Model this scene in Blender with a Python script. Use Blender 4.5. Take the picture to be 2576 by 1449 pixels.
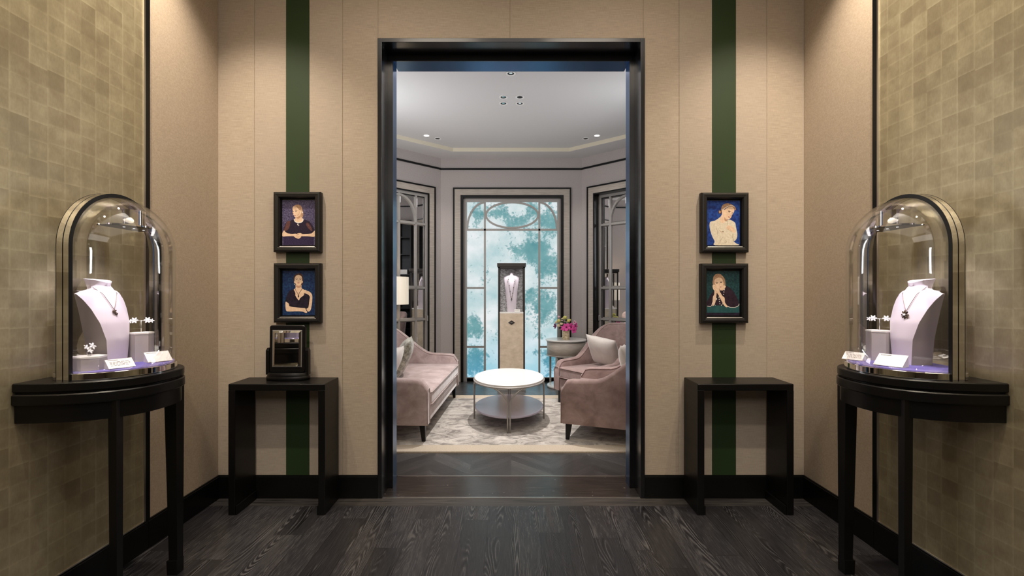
import bpy, bmesh, math, random
from mathutils import Vector, Matrix
from mathutils.geometry import tessellate_polygon
random.seed(7)
PI = math.pi
scn = bpy.context.scene
COL = scn.collection
for o in list(bpy.data.objects): bpy.data.objects.remove(o)

# ------------------------------------------------------------------ camera
FPX, VPX, VPY, IW, IH, CH = 1200.0, 1286.0, 736.0, 2576.0, 1449.0, 1.2
cd = bpy.data.cameras.new('camera'); cam = bpy.data.objects.new('camera', cd); COL.objects.link(cam)
cam.location = (0, 0, CH); cam.rotation_euler = (PI/2, 0, 0)
cd.sensor_width = 36; cd.lens = 36*FPX/IW
cd.shift_x = (IW/2-VPX)/IW; cd.shift_y = (VPY-IH/2)/IW
cd.clip_start = 0.02; cd.clip_end = 60
scn.camera = cam
scn.view_settings.view_transform = 'Standard'; scn.view_settings.look = 'None'
scn.view_settings.gamma = 1; scn.view_settings.use_curve_mapping = False
scn.view_settings.exposure = 0.0
w = bpy.data.worlds.new('world'); scn.world = w; w.use_nodes = True
w.node_tree.nodes['Background'].inputs[0].default_value = (0.5, 0.45, 0.4, 1)
w.node_tree.nodes['Background'].inputs[1].default_value = 0.05

def light(kind, name, loc, energy, color=(1,1,1), size=.1, spot=60, blend=.5, aim=None, sx=None, sy=None):
    l = bpy.data.lights.new(name, kind); l.energy = energy; l.color = color
    if kind == 'SPOT': l.spot_size = math.radians(spot); l.spot_blend = blend; l.shadow_soft_size = size
    elif kind == 'AREA':
        l.shape = 'RECTANGLE'; l.size = sx or size; l.size_y = sy or size
    else: l.shadow_soft_size = size
    o = bpy.data.objects.new(name, l); COL.objects.link(o); o.location = loc
    if aim is not None:
        d = Vector(aim)-Vector(loc); o.rotation_euler = d.to_track_quat('-Z', 'Y').to_euler()
    return o
WARM = (1.0, .86, .70); NEUT = (1.0, .93, .86); COOL = (.86, .90, 1.0)
# hall: recessed ceiling lights and added fills above the picture
for s in (-1, 1):
    light('SPOT', 'hall_downlight', (s*1.47, 2.16, 3.15), 105, WARM, .03, 95, .9, (s*1.33, 2.55, 0))
    light('SPOT', 'leaf_wall_downlight', (s*1.30, 1.15, 3.15), 125, (1.0,.88,.68), .03, 100, .9, (s*1.72, 1.38, 2.35))
    light('SPOT', 'leaf_wall_downlight', (s*1.15, .35, 3.15), 50, (1.0,.88,.74), .03, 110, .9, (s*1.6, .8, 0.9))
    light('SPOT', 'door_downlight', (s*.55, 1.9, 3.15), 34, WARM, .3, 140, 1, (s*.75, 2.8, 1.2))
light('AREA', 'hall_ceiling_fill', (0, .5, 3.17), 34, (1.0,.91,.83), aim=(0,.5,0), sx=2.2, sy=3.2)  # unseen area fill added for soft ambient light
light('AREA', 'hall_rear_fill', (0, -1.8, 3.0), 38, (1.0,.92,.85), aim=(0,1.2,.8), sx=2.6, sy=1.2)  # fill added behind the camera to lift the front wall
# salon
light('AREA', 'salon_ceiling_fill', (0, 3.6, 2.97), 11, (1.0,.95,.94), aim=(0,3.9,0), sx=2.4, sy=.5)  # unseen area fill added behind the door lintel
for s in (-1, 1):
    light('AREA', 'salon_side_fill', (s*1.7, 4.3, 2.45), 30, (.90,.94,1.0), aim=(0,4.9,3.0), sx=.3, sy=2.2)  # unseen side fills added to brighten the salon ceiling

# ------------------------------------------------------------------ helpers
def S(r, g, b):
    f = lambda c: (c/255/12.92) if c/255 <= .04045 else ((c/255+.055)/1.055)**2.4
    return (f(r), f(g), f(b), 1)

class M:
    """small node-material builder"""
    def __init__(s, name, base=(.5,.5,.5,1), rough=.5, metal=0, **kw):
        s.m = bpy.data.materials.new(name); s.m.use_nodes = True
        s.t = s.m.node_tree; s.N = s.t.nodes; s.L = s.t.links
        s.b = s.N['Principled BSDF']; s.out = s.N['Material Output']
        s.b.inputs['Base Color'].default_value = base
        s.b.inputs['Roughness'].default_value = rough
        s.b.inputs['Metallic'].default_value = metal
        for k, v in kw.items(): s.b.inputs[k.replace('_', ' ')].default_value = v
        s.tc = None
    def n(s, t, **kw):
        x = s.N.new(t)
        for k, v in kw.items():
            if k.startswith('i_'):
                key = k[2:]; key = int(key) if key.isdigit() else key.replace('_', ' ')
                if isinstance(v, bpy.types.NodeSocket): s.L.new(v, x.inputs[key])
                else: x.inputs[key].default_value = v
            else: setattr(x, k, v)
        return x
    def math(s, op, a, b=0.0, c=None):
        x = s.n('ShaderNodeMath', operation=op)
        for i, v in enumerate((a, b, c)):
            if v is None: continue
            if isinstance(v, bpy.types.NodeSocket): s.L.new(v, x.inputs[i])
            else: x.inputs[i].default_value = v
        return x.outputs[0]
    def obj(s):
        if not s.tc: s.tc = s.n('ShaderNodeTexCoord')
        return s.tc.outputs['Object']
    def map(s, scale=(1,1,1), loc=(0,0,0), rot=(0,0,0), vec=None):
        x = s.n('ShaderNodeMapping'); s.L.new(vec or s.obj(), x.inputs[0])
        x.inputs['Scale'].default_value = scale; x.inputs['Location'].default_value = loc; x.inputs['Rotation'].default_value = rot
        return x.outputs[0]
    def noise(s, scale=(1,1,1), det=3, rough=.5, vec=None, sc=1.0, dist=0):
        x = s.n('ShaderNodeTexNoise'); s.L.new(vec if vec is not None else s.map(scale), x.inputs['Vector'])
        x.inputs['Scale'].default_value = sc; x.inputs['Detail'].default_value = det
        x.inputs['Roughness'].default_value = rough; x.inputs['Distortion'].default_value = dist
        return x.outputs['Fac']
    def ramp(s, fac, stops, interp='LINEAR'):
        x = s.n('ShaderNodeValToRGB'); s.L.new(fac, x.inputs[0]); cr = x.color_ramp; cr.interpolation = interp
        while len(cr.elements) < len(stops): cr.elements.new(.5)
        for e, (p, c) in zip(cr.elements, stops): e.position = p; e.color = c
        return x.outputs[0]
    def mix(s, fac, a, b, mode='MIX'):
        x = s.n('ShaderNodeMix', data_type='RGBA', blend_type=mode)
        for i, v in ((0, fac), (6, a), (7, b)):
            if isinstance(v, bpy.types.NodeSocket): s.L.new(v, x.inputs[i])
            else: x.inputs[i].default_value = v
        return x.outputs[2]
    def col(s, sock): s.L.new(sock, s.b.inputs['Base Color']); return s
    def inp(s, key, sock): s.L.new(sock, s.b.inputs[key]); return s
    def bump(s, h, strength=.2, dist=.01):
        x = s.n('ShaderNodeBump'); x.inputs['Strength'].default_value = strength; x.inputs['Distance'].default_value = dist
        s.L.new(h, x.inputs['Height']); s.L.new(x.outputs[0], s.b.inputs['Normal']); return s
def sep(m, vec=None):
    x = m.n('ShaderNodeSeparateXYZ'); m.L.new(vec or m.obj(), x.inputs[0]); return x.outputs
def comb(m, x=0.0, y=0.0, z=0.0):
    c = m.n('ShaderNodeCombineXYZ')
    for i, v in enumerate((x, y, z)):
        if isinstance(v, bpy.types.NodeSocket): m.L.new(v, c.inputs[i])
        else: c.inputs[i].default_value = v
    return c.outputs[0]

MT = {}
def linen(name, c1, c2, sc=(14, 14, 420), sc2=(420,420,40)):
    m = M(name, rough=.85)
    n1 = m.noise(sc, 3, .6); n2 = m.noise(sc2, 2, .5); n3 = m.noise((1.3,1.3,.8), 2)
    f = m.math('ADD', m.math('MULTIPLY', n1, .6), m.math('MULTIPLY', n2, .3)); f = m.math('ADD', f, m.math('MULTIPLY', n3, .12))
    m.col(m.ramp(f, [(.36, c1), (.66, c2)])); m.bump(f, .25, .002); m.b.inputs['Sheen Weight'].default_value = .1
    return m.m
MT['linen'] = linen('beige_linen', S(155,141,124), S(183,168,150))
MT['linen_pale'] = linen('pale_linen', S(157,144,129), S(180,166,150))
MT['linen_fine'] = linen('fine_linen', S(155,138,118), S(177,160,139), (120,120,150), (300,300,300))
MT['green'] = M('green_satin_stripe', S(38,56,29), .55, Specular_IOR_Level=.3).m
def black(name, c=S(13,12,12), r=.36, spec=.28, coat=0.0):
    m = M(name, c, r, Specular_IOR_Level=spec, Coat_Weight=coat, Coat_Roughness=.15)
    m.inp('Roughness', m.math('ADD', m.math('MULTIPLY', m.noise((3,3,40), 2), .12), r-.06)); return m.m
MT['black'] = black('black_lacquer')
MT['black_base'] = black('black_skirting', S(12,12,12), .3, .3)
MT['jamb'] = black('black_gloss_jamb', S(17,17,19), .24, .5, .2)
MT['lining'] = M('window_blue_tinted_lining', S(58,100,146), .26, .85).m  # blue window reflection put into the lining's base colour
MT['black_frame'] = black('black_picture_frame', S(26,24,23), .42, .35)
MT['chrome'] = M('polished_chrome', (.82,.81,.80,1), .06, 1).m
MT['steel'] = M('brushed_steel_inlay', (.75,.72,.68,1), .28, 1).m
MT['silver'] = M('soft_silver_lip', (.60,.59,.57,1), .3, .85).m
MT['greymetal'] = M('champagne_grey_metal', S(166,161,155), .35, .3).m
MT['darkmetal'] = M('dark_bronze_metal', S(70,66,64), .35, .7).m
MT['mirror'] = M('silvered_mirror', (.86,.86,.87,1), .015, 1).m
MT['white'] = M('white_plaster', S(208,205,203), .8).m
MT['salonwall'] = linen('greyish_wall_silk', S(172,163,158), S(184,175,170), (60,60,200), (200,200,60))
MT['cream'] = M('cream_cornice', S(222,212,190), .7).m
MT['offwhite'] = M('white_lacquer_table', S(226,222,216), .3, Coat_Weight=.3).m
MT['shaded_shelf'] = M('mauve_shaded_shelf', S(178,170,184), .25).m  # shade under the tabletop put into the shelf's mauve-grey colour
MT['white_card'] = M('white_card', S(238,234,228), .5).m
MT['grey_text'] = M('grey_printed_text', S(135,128,120), .6).m
MT['cement'] = M('grey_display_riser', S(176,168,166), .6).m
MT['bust'] = M('white_leatherette', S(228,216,226), .5, Sheen_Weight=.15).m
MT['bust_side'] = M('taupe_bust_sides', S(148,138,132), .9).m  # bust sides and back in a darker taupe than the front
MT['felt'] = M('lavender_felt', S(108,98,170), .9).m
MT['gem'] = M('bright_diamonds', (.93,.92,.94,1), .15, 0, Coat_Weight=.5).m
MT['gem_dark'] = M('dark_gold_jewel', S(120,104,92), .2, .9).m
MT['gold'] = M('fine_gold_chain', S(120,100,88), .3, .8).m
MT['lampbox'] = M('downlight_rim', S(235,232,228), .4).m
MT['black_hole'] = M('dark_downlight_well', S(28,26,28), .6).m
MT['darkwall'] = M('dark_rear_wall', S(92,80,66), .7).m

def leaf():
    m = M('silver_gold_leaf_squares', rough=.36, metal=.55)
    o = sep(m); q = .0675
    uy = m.math('DIVIDE', o[1], q); c = m.math('FLOOR', uy); fy = m.math('SUBTRACT', uy, c)
    wn0 = m.n('ShaderNodeTexWhiteNoise', noise_dimensions='1D'); m.L.new(c, wn0.inputs['W'])
    uz = m.math('ADD', m.math('DIVIDE', o[2], q), m.math('MULTIPLY', wn0.outputs[0], .18)); r = m.math('FLOOR', uz); fz = m.math('SUBTRACT', uz, r)
    wn = m.n('ShaderNodeTexWhiteNoise', noise_dimensions='2D'); m.L.new(comb(m, c, r), wn.inputs['Vector'])
    e1 = m.math('SMOOTH_MIN', fy, fz, .1)
    edge = m.math('MULTIPLY', m.math('SUBTRACT', 1.0, m.math('MINIMUM', m.math('MULTIPLY', e1, 7.0), 1.0)), .12)
    soft = m.noise((14,14,14), 3, .6); fib = m.noise((40,200,60), 2, .5); big = m.noise((2.2,2.2,2.2), 2)
    g = m.math('ADD', m.math('MULTIPLY', m.math('POWER', wn.outputs[0], .3), .24), m.math('MULTIPLY', soft, .50))
    g = m.math('ADD', g, m.math('MULTIPLY', fib, .16)); g = m.math('ADD', g, m.math('MULTIPLY', big, .25)); g = m.math('ADD', g, edge)
    m.col(m.ramp(g, [(.22, S(122,109,87)), (.58, S(154,142,115)), (.92, S(190,179,148))]))
    m.inp('Roughness', m.math('ADD', m.math('MULTIPLY', wn.outputs[0], .07), .36)); m.bump(g, .12, .003)
    return m.m
MT['leaf'] = leaf()

def planks(name, wid, lng, c_dark, c_light, c_bg, chevron=False, rough=.34, amp=1.0):
    m = M(name, rough=rough, Specular_IOR_Level=.6); o = sep(m)
    if chevron:
        t = m.math('PINGPONG', m.math('ADD', o[0], 20.16), .28)
        a = m.math('ADD', o[1], t); lng_c = m.math('FLOOR', m.math('DIVIDE', m.math('ADD', o[0], 20.16), .28))
        u = m.math('DIVIDE', a, wid); cy = lng_c; yy = t
    else:
        u = m.math('DIVIDE', m.math('ADD', o[0], 10.0), wid); yy = o[1]
    cu = m.math('FLOOR', u); fu = m.math('SUBTRACT', u, cu)
    wn = m.n('ShaderNodeTexWhiteNoise', noise_dimensions='1D'); m.L.new(cu, wn.inputs['W'])
    if not chevron:
        yv = m.math('ADD', m.math('DIVIDE', yy, lng), m.math('MULTIPLY', wn.outputs[0], 5.0)); cy = m.math('FLOOR', yv); fy = m.math('SUBTRACT', yv, cy)
    wn2 = m.n('ShaderNodeTexWhiteNoise', noise_dimensions='2D'); m.L.new(comb(m, cu, cy), wn2.inputs['Vector'])
    rid = m.math('MULTIPLY', wn2.outputs[0], 37.0)
    gx = m.math('MULTIPLY', fu, .62 if not chevron else .5)
    vec = comb(m, gx, m.math('MULTIPLY', yy, .36 if not chevron else 3.0), rid)
    n = m.noise(vec=vec, det=1.5, rough=.45, sc=1.6)
    ph = m.math('MULTIPLY', n, 118.0)
    tri = m.math('PINGPONG', ph, 1.0)
    fine = m.noise(vec=comb(m, m.math('MULTIPLY', fu, 26.0), m.math('MULTIPLY', yy, 10.0), rid), det=3, rough=.7)
    mask = m.math('MINIMUM', m.math('MAXIMUM', m.math('MULTIPLY', m.math('SUBTRACT', m.noise(vec=comb(m, m.math('MULTIPLY', fu, 1.4), m.math('MULTIPLY', yy, 1.1), m.math('ADD', rid, 9.0)), det=1, sc=1.3), .50), 6.0*amp), .12), 1.0)
    st = m.math('ADD', m.math('MULTIPLY', m.math('SUBTRACT', tri, .5), m.math('MULTIPLY', mask, .8)), m.math('MULTIPLY', m.math('SUBTRACT', fine, .5), .95))
    st = m.math('ADD', m.math('ADD', st, .42), m.math('MULTIPLY', m.math('SUBTRACT', wn2.outputs[0], .5), .26))
    colr = m.ramp(st, [(.0, c_dark), (.45, c_bg), (1.0, c_light)])
    eu = m.math('MINIMUM', fu, m.math('SUBTRACT', 1.0, fu)); gap = m.math('LESS_THAN', eu, .008)
    if not chevron: gap = m.math('MAXIMUM', gap, m.math('LESS_THAN', fy, .0015))
    m.col(m.mix(gap, colr, S(16,15,15)))
    m.inp('Roughness', m.math('ADD', m.math('MULTIPLY', st, -.10), rough+.08)); m.bump(st, .22, .002)
    return m.m
MT['floor'] = planks('dark_cerused_oak', .13, 1.25, S(15,15,16), S(94,92,92), S(43,42,45), rough=.25)
MT['board'] = M('dark_oak_border_board', rough=.4).m
mm = M('dark_oak_border', rough=.36); f = mm.noise((3,60,1), 4, .65, dist=.6); mm.col(mm.ramp(f, [(.3, S(34,32,32)), (.7, S(84,80,77))])); MT['board'] = mm.m
MT['chevron'] = planks('dark_chevron_parquet', .095, 1, S(33,33,34), S(106,105,104), S(62,61,61), True, .26, .6)
mm = M('dark_marble_threshold', rough=.22); f = mm.noise((5,70,5), 5, .7); f2 = mm.noise((34,90,30), 2, .5)
c = mm.ramp(f, [(.3, S(27,24,23)), (.7, S(64,58,55))]); c = mm.mix(mm.math('GREATER_THAN', f2, .74), c, S(165,156,150)); mm.col(c); MT['marble'] = mm.m

def velvet(name, c1, c2, sc=9):
    m = M(name, rough=.75, Sheen_Weight=.55, Sheen_Roughness=.35); f = m.noise((sc,sc,sc*1.2), 4, .6, dist=.4); g = m.noise((260,260,260), 1)
    m.col(m.ramp(m.math('ADD', m.math('MULTIPLY', f, .9), m.math('MULTIPLY', g, .1)), [(.34, c1), (.66, c2)])); m.bump(g, .12, .001); return m.m
MT['velvet_sofa'] = velvet('blush_velvet', S(156,135,129), S(190,171,167))
MT['velvet_chair'] = velvet('mauve_velvet', S(124,101,95), S(157,133,127))
MT['silk'] = velvet('ivory_silk', S(196,188,180), S(216,208,200), 5)
mm = M('olive_brocade', rough=.5, Sheen_Weight=.3); f = mm.noise((30,30,30), 5, .7); mm.col(mm.ramp(f, [(.4, S(110,108,98)), (.5, S(150,148,132)), (.62, S(186,184,170))])); MT['brocade'] = mm.m
mm = M('silver_cream_rug', rough=.9, Sheen_Weight=.3); f = mm.noise((7,9,1), 6, .7, dist=.9); g = mm.noise((90,220,1), 2)
mm.col(mm.ramp(mm.math('ADD', mm.math('MULTIPLY', f, .85), mm.math('MULTIPLY', g, .15)), [(.40, S(116,109,102)), (.5, S(166,159,149)), (.62, S(196,189,179))])); mm.bump(f, .3, .01); MT['rug'] = mm.m
mm = M('plain_rug_border', rough=.9); g = mm.noise((90,220,1), 2); mm.col(mm.ramp(g, [(.3, S(170,156,136)), (.7, S(190,178,160))])); MT['rugb'] = mm.m
mm = M('pale_wood_veneer', rough=.5); f = mm.noise((8,8,60), 4, .6); mm.col(mm.ramp(f, [(.3, S(164,153,141)), (.7, S(190,179,166))])); MT['veneer'] = mm.m
mm = M('cream_parchment_panel', rough=.45); f = mm.noise((10,10,16), 5, .65); mm.col(mm.ramp(f, [(.3, S(196,176,152)), (.7, S(226,208,184))])); MT['parch'] = mm.m
mm = M('silver_lace_backing', rough=.5); f = mm.noise((40,40,60), 4, .7); mm.col(mm.ramp(f, [(.40, S(160,158,158)), (.5, S(205,203,203)), (.6, S(240,240,242))])); MT['lace'] = mm.m
mm = M('gilded_vase', rough=.4, metal=.25); f = mm.noise((40,40,50), 4, .7); mm.col(mm.ramp(f, [(.35, S(176,152,110)), (.65, S(232,216,184))])); MT['vase'] = mm.m
mm = M('cream_lampshade', rough=.8, Emission_Color=S(255,240,215), Emission_Strength=.35); f = mm.noise((200,200,2), 2); mm.col(mm.ramp(f, [(.3, S(205,196,176)), (.7, S(238,230,214))])); MT['shade'] = mm.m
MT['pink'] = M('pink_orchid_petal', S(235,85,165), .5, Subsurface_Weight=.1).m
MT['pinkpale'] = M('pale_pink_petal', S(240,190,205), .5).m
MT['magenta'] = M('magenta_orchid_throat', S(120,20,70), .5).m
MT['yellow'] = M('yellow_green_petal', S(215,210,120), .6).m
MT['buttery'] = M('cream_rose_petal', S(222,205,165), .6).m
MT['leafg'] = M('dark_foliage', S(52,68,40), .6).m
MT['plum'] = M('plum_petal', S(120,70,110), .6).m
def emis(name, color, st):
    m = M(name); e = m.n('ShaderNodeEmission', i_Color=color, i_Strength=st); m.L.new(e.outputs[0], m.out.inputs[0]); return m.m
MT['led'] = emis('led_strip', (1,.97,1,1), 2.5); MT['lit'] = emis('lit_downlight_lens', (1,.95,.9,1), 14)

def glass(name, tint=(.985,.985,.98,1), k=.05):
    m = M(name); m.N.remove(m.b)
    fr = m.n('ShaderNodeFresnel', i_IOR=1.45); gl = m.n('ShaderNodeBsdfGlossy', i_Roughness=.012, i_Color=(1,1,1,1)); tr = m.n('ShaderNodeBsdfTransparent', i_Color=tint)
    mx = m.n('ShaderNodeMixShader'); m.L.new(m.math('MINIMUM', m.math('MULTIPLY', fr.outputs[0], .55), .35), mx.inputs[0]); m.L.new(tr.outputs[0], mx.inputs[1]); m.L.new(gl.outputs[0], mx.inputs[2])
    m.L.new(mx.outputs[0], m.out.inputs[0]); return m.m
MT['glass'] = glass('clear_glass')

def backlit():
    m = M('backlit_tree_sky_panel'); o = sep(m)
    big = m.noise((1.3,1,1.3), 2, .5); fine = m.noise((7,1,7), 6, .68); mid = m.noise((3.2,1,3.2), 3, .6)
    sx = m.math('MULTIPLY', o[0], .22)
    # foliage: hanging from the right and low on the left
    low = m.math('MULTIPLY', m.math('MAXIMUM', m.math('SUBTRACT', .8, o[2]), 0.0), .13)
    blobs = None
    for bx, bz, br, ba in ((-.52, .72, .17, 1), (-.50, .27, .20, 1), (-.45, 2.28, .16, .7), (.10, 1.78, .16, .8), (.32, 1.76, .24, 1), (.50, 1.55, .22, 1), (.46, 1.02, .22, 1), (.25, 1.12, .18, .9), (.52, .35, .18, .9), (-.16, 2.30, .14, .8), (.08, 2.16, .17, .9), (.52, 2.18, .22, 1), (.30, 2.32, .15, .8), (.36, .62, .12, .6), (-.56, 1.55, .10, .3)):
        dx = m.math('SUBTRACT', o[0], bx); dz = m.math('SUBTRACT', o[2], bz)
        d2 = m.math('ADD', m.math('MULTIPLY', dx, dx), m.math('MULTIPLY', dz, dz))
        g_ = m.math('MULTIPLY', m.math('EXPONENT', m.math('MULTIPLY', d2, -1/(br*br))), ba)
        blobs = g_ if blobs is None else m.math('MAXIMUM', blobs, g_)
    v = m.math('ADD', m.math('MULTIPLY', blobs, .62), m.math('MULTIPLY', m.math('SUBTRACT', mid, .5), .9)); v = m.math('ADD', v, m.math('MULTIPLY', m.math('SUBTRACT', fine, .5), 1.1))
    leafn = m.noise((26,1,26), 3, .6)
    v = m.math('ADD', v, m.math('MULTIPLY', m.math('SUBTRACT', leafn, .5), .9))
    mask = m.ramp(v, [(.20, (0,0,0,1)), (.34, (.75,.75,.75,1)), (.5, (1,1,1,1))])
    sky = m.ramp(m.noise((2,1,2.4), 5, .6), [(.3, S(172,206,210)), (.48, S(210,226,228)), (.62, S(236,241,243))])
    sky = m.mix(m.math('MINIMUM', m.math('MULTIPLY', m.math('MAXIMUM', m.math('SUBTRACT', .75, o[2]), 0.0), .9), .75), sky, S(140,212,238))
    tree = m.ramp(m.noise((5,1,5), 3), [(.3, S(96,152,158)), (.7, S(126,174,177))])
    tree = m.mix(m.math('MINIMUM', m.math('MULTIPLY', m.math('MAXIMUM', m.math('SUBTRACT', .6, o[2]), 0.0), 1.2), .7), tree, S(60,150,190))
    e = m.n('ShaderNodeEmission', i_Strength=.98); m.L.new(m.mix(mask, sky, tree), e.inputs[0]); m.L.new(e.outputs[0], m.out.inputs[0]); return m.m
MT['backlit'] = backlit()

# ---------- mesh helpers
def new(): return bmesh.new()
def box(bm, x0, x1, y0, y1, z0, z1, bev=0, seg=2, mi=0):
    r = bmesh.ops.create_cube(bm, size=1); vs = r['verts']
    for v in vs:
        v.co.x = x0 if v.co.x < 0 else x1; v.co.y = y0 if v.co.y < 0 else y1; v.co.z = z0 if v.co.z < 0 else z1
    fs = list({f for v in vs for f in v.link_faces})
    if mi:
        for f in fs: f.material_index = mi
    if bev: bmesh.ops.bevel(bm, geom=list({e for f in fs for e in f.edges}), offset=bev, segments=seg, affect='EDGES', profile=.5)
def loft(bm, rings, closed=True, caps=True, smooth=True, mi=0, loop=False):
    R = [[bm.verts.new(p) for p in r] for r in rings]; n = len(R[0]); fs = []
    pairs = list(zip(R[:-1], R[1:])) + ([(R[-1], R[0])] if loop else [])
    for a, b in pairs:
        for i in range(n if closed else n-1):
            j = (i+1) % n; fs.append(bm.faces.new((a[i], a[j], b[j], b[i])))
    for f in fs: f.smooth = smooth; f.material_index = mi
    if caps and closed and not loop:
        for r in (R[0], R[-1]):
            f = bm.faces.new(r); f.material_index = mi
    return R
def prism(bm, pts, z0, z1, mi=0, bev=0):
    loft(bm, [[(x, y, z0) for x, y in pts], [(x, y, z1) for x, y in pts]], smooth=False, mi=mi) if not bev else \
    loft(bm, [[(x, y, z0) for x, y in shrink(pts, bev)], [(x, y, z0+bev) for x, y in pts], [(x, y, z1-bev) for x, y in pts], [(x, y, z1) for x, y in shrink(pts, bev)]], smooth=False, mi=mi)
def shrink(pts, d):
    cx = sum(p[0] for p in pts)/len(pts); cy = sum(p[1] for p in pts)/len(pts); o = []
    for x, y in pts:
        l = math.hypot(x-cx, y-cy); k = (l-d)/l; o.append((cx+(x-cx)*k, cy+(y-cy)*k))
    return o
def tube(bm, path, r, seg=8, loop=False, mi=0):
    P = [Vector(p) for p in path]; n = len(P); rings = []; up = None
    for i, p in enumerate(P):
        a = P[(i-1) % n] if (loop or i > 0) else p; b = P[(i+1) % n] if (loop or i < n-1) else p
        t = (b-a).normalized()
        if up is None: up = Vector((0,0,1)) if abs(t.z) < .9 else Vector((1,0,0))
        s = t.cross(up).normalized(); up = s.cross(t).normalized()
        rr = r[i] if isinstance(r, (list, tuple)) else r
        rings.append([p+(s*math.cos(2*PI*k/seg)+up*math.sin(2*PI*k/seg))*rr for k in range(seg)])
    loft(bm, rings, loop=loop, mi=mi)
def lathe(bm, prof, c=(0,0,0), seg=32, sx=1, sy=1, mi=0, smooth=True, caps=True):
    loft(bm, [[(c[0]+r*math.cos(2*PI*k/seg)*sx, c[1]+r*math.sin(2*PI*k/seg)*sy, c[2]+z) for k in range(seg)] for r, z in prof], mi=mi, smooth=smooth, caps=caps)
def sphere(bm, c, r, seg=12, sc=(1,1,1), mi=0):
    q = bmesh.ops.create_uvsphere(bm, u_segments=seg, v_segments=max(6, seg//2), radius=1)
    for v in q['verts']: v.co = Vector((c[0]+v.co.x*r*sc[0], c[1]+v.co.y*r*sc[1], c[2]+v.co.z*r*sc[2]))
    for f in {f for v in q['verts'] for f in v.link_faces}: f.smooth = True; f.material_index = mi
def rectframe(bm, x0, x1, z0, z1, wd, y0, y1, bottom=True, mi=0):
    """flat rectangular frame standing in the x-z plane, members of width wd"""
    box(bm, x0, x0+wd, y0, y1, z0, z1, mi=mi); box(bm, x1-wd, x1, y0, y1, z0, z1, mi=mi)
    box(bm, x0+wd, x1-wd, y0, y1, z1-wd, z1, mi=mi)
    if bottom: box(bm, x0+wd, x1-wd, y0, y1, z0, z0+wd, mi=mi)

ROOT = {}
def rootmat(o):
    while o is not None and o.name not in ROOT: o = o.parent
    return ROOT[o.name] if o is not None else Matrix()
def obj(name, bm, mats, parent=None, world=False, smooth_angle=None):
    if parent is not None and world: bm.transform(rootmat(parent).inverted())
    bmesh.ops.recalc_face_normals(bm, faces=bm.faces)
    me = bpy.data.meshes.new(name); bm.to_mesh(me); bm.free()
    if not isinstance(mats, (list, tuple)): mats = [mats]
    for m in mats: me.materials.append(MT[m] if isinstance(m, str) else m)
    o = bpy.data.objects.new(name, me); COL.objects.link(o)
    if parent is not None: o.parent = parent
    if smooth_angle:
        for p in me.polygons: p.use_smooth = True
        me.set_sharp_from_angle(angle=math.radians(smooth_angle))
    return o
def tag(o, label, cat, group=None):
    o['label'] = label; o['category'] = cat
    if group: o['group'] = group
    return o
def thing(name, label, cat, loc=(0,0,0), rz=0, group=None):
    o = bpy.data.objects.new(name, None); COL.objects.link(o); o.empty_display_size = .05
    o.location = loc; o.rotation_euler = (0, 0, rz); ROOT[o.name] = Matrix.Translation(loc) @ Matrix.Rotation(rz, 4, 'Z')
    if label: tag(o, label, cat, group)
    return o
def struct(name, bm, mats, parent=None, **kw):
    o = obj(name, bm, mats, parent, **kw)
    if parent is None: o['kind'] = 'structure'
    return o
def copy_tree(o, loc=None, rz=None, label=None, parent=None):
    c = o.copy(); COL.objects.link(c)
    if parent is not None: c.parent = parent
    else:
        c.location = loc; c.rotation_euler = (0, 0, rz); c['label'] = label
        ROOT[c.name] = Matrix.Translation(loc) @ Matrix.Rotation(rz, 4, 'Z')
    for ch in list(o.children): copy_tree(ch, parent=c)
    return c

# ------------------------------------------------------------------ hall shell
HX, YF, YB, SY, SX = 1.713, 2.791, -3.2, 6.4, 1.8
b = new(); box(b, -HX-.1, HX+.1, YB, 2.68, -.06, 0); struct('floor', b, 'floor')
b = new(); box(b, -HX-.1, HX+.1, 2.68, YF, -.06, 0); struct('floor', b, 'board')
b = new(); box(b, -.90, .90, YF, 3.117, -.06, .001); struct('floor', b, 'marble')
b = new(); box(b, -SX-.1, SX+.1, 3.117, 6.62, -.06, 0); struct('floor', b, 'chevron')
b = new(); box(b, -.752, .752, YF-.004, YF+.004, -.002, .003); box(b, -.742, .742, 3.112, 3.121, -.002, .003); struct('trim_1', b, 'steel')
for s, nm in ((-1, 'left'), (1, 'right')):
    b = new(); xs = sorted((s*HX, s*(HX+.12))); box(b, xs[0], xs[1], YB, YF+.02, 0, 3.2); struct('wall_'+nm, b, 'linen_fine')
    b = new(); xs = sorted((s*(HX-.006), s*(HX+.01))); box(b, xs[0], xs[1], YB, 2.218, .134, 3.2); struct('trim_2', b, 'leaf')
    b = new(); xs = sorted((s*(HX-.010), s*(HX+.01))); box(b, xs[0], xs[1], 2.213, 2.2225, .134, 3.2); box(b, xs[0], xs[1], YB, 2.218, .1335, .138); struct('trim_3', b, 'steel')
    b = new(); xs = sorted((s*(HX-.008), s*(HX+.01))); box(b, xs[0], xs[1], 2.2225, 2.252, .133, 3.2); struct('trim_4', b, 'black_base')
    b = new(); xs = sorted((s*(HX-.014), s*(HX+.01))); box(b, xs[0], xs[1], YB, 2.236, 0, .128, .002); box(b, xs[0], xs[1], 2.238, YF, 0, .128, .002)
    xs = sorted((s*(HX-.008), s*(HX+.01))); box(b, xs[0], xs[1], YB, YF, .128, .1335); struct('baseboard_'+nm, b, 'black_base')
    # skirting of the front wall
    b = new(); xs = sorted((s*.779, s*HX)); box(b, xs[0], xs[1], YF-.014, YF+.01, 0, .128, .002); box(b, xs[0], xs[1], YF-.008, YF+.01, .128, .1335); struct('baseboard_front', b, 'black_base')
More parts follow.
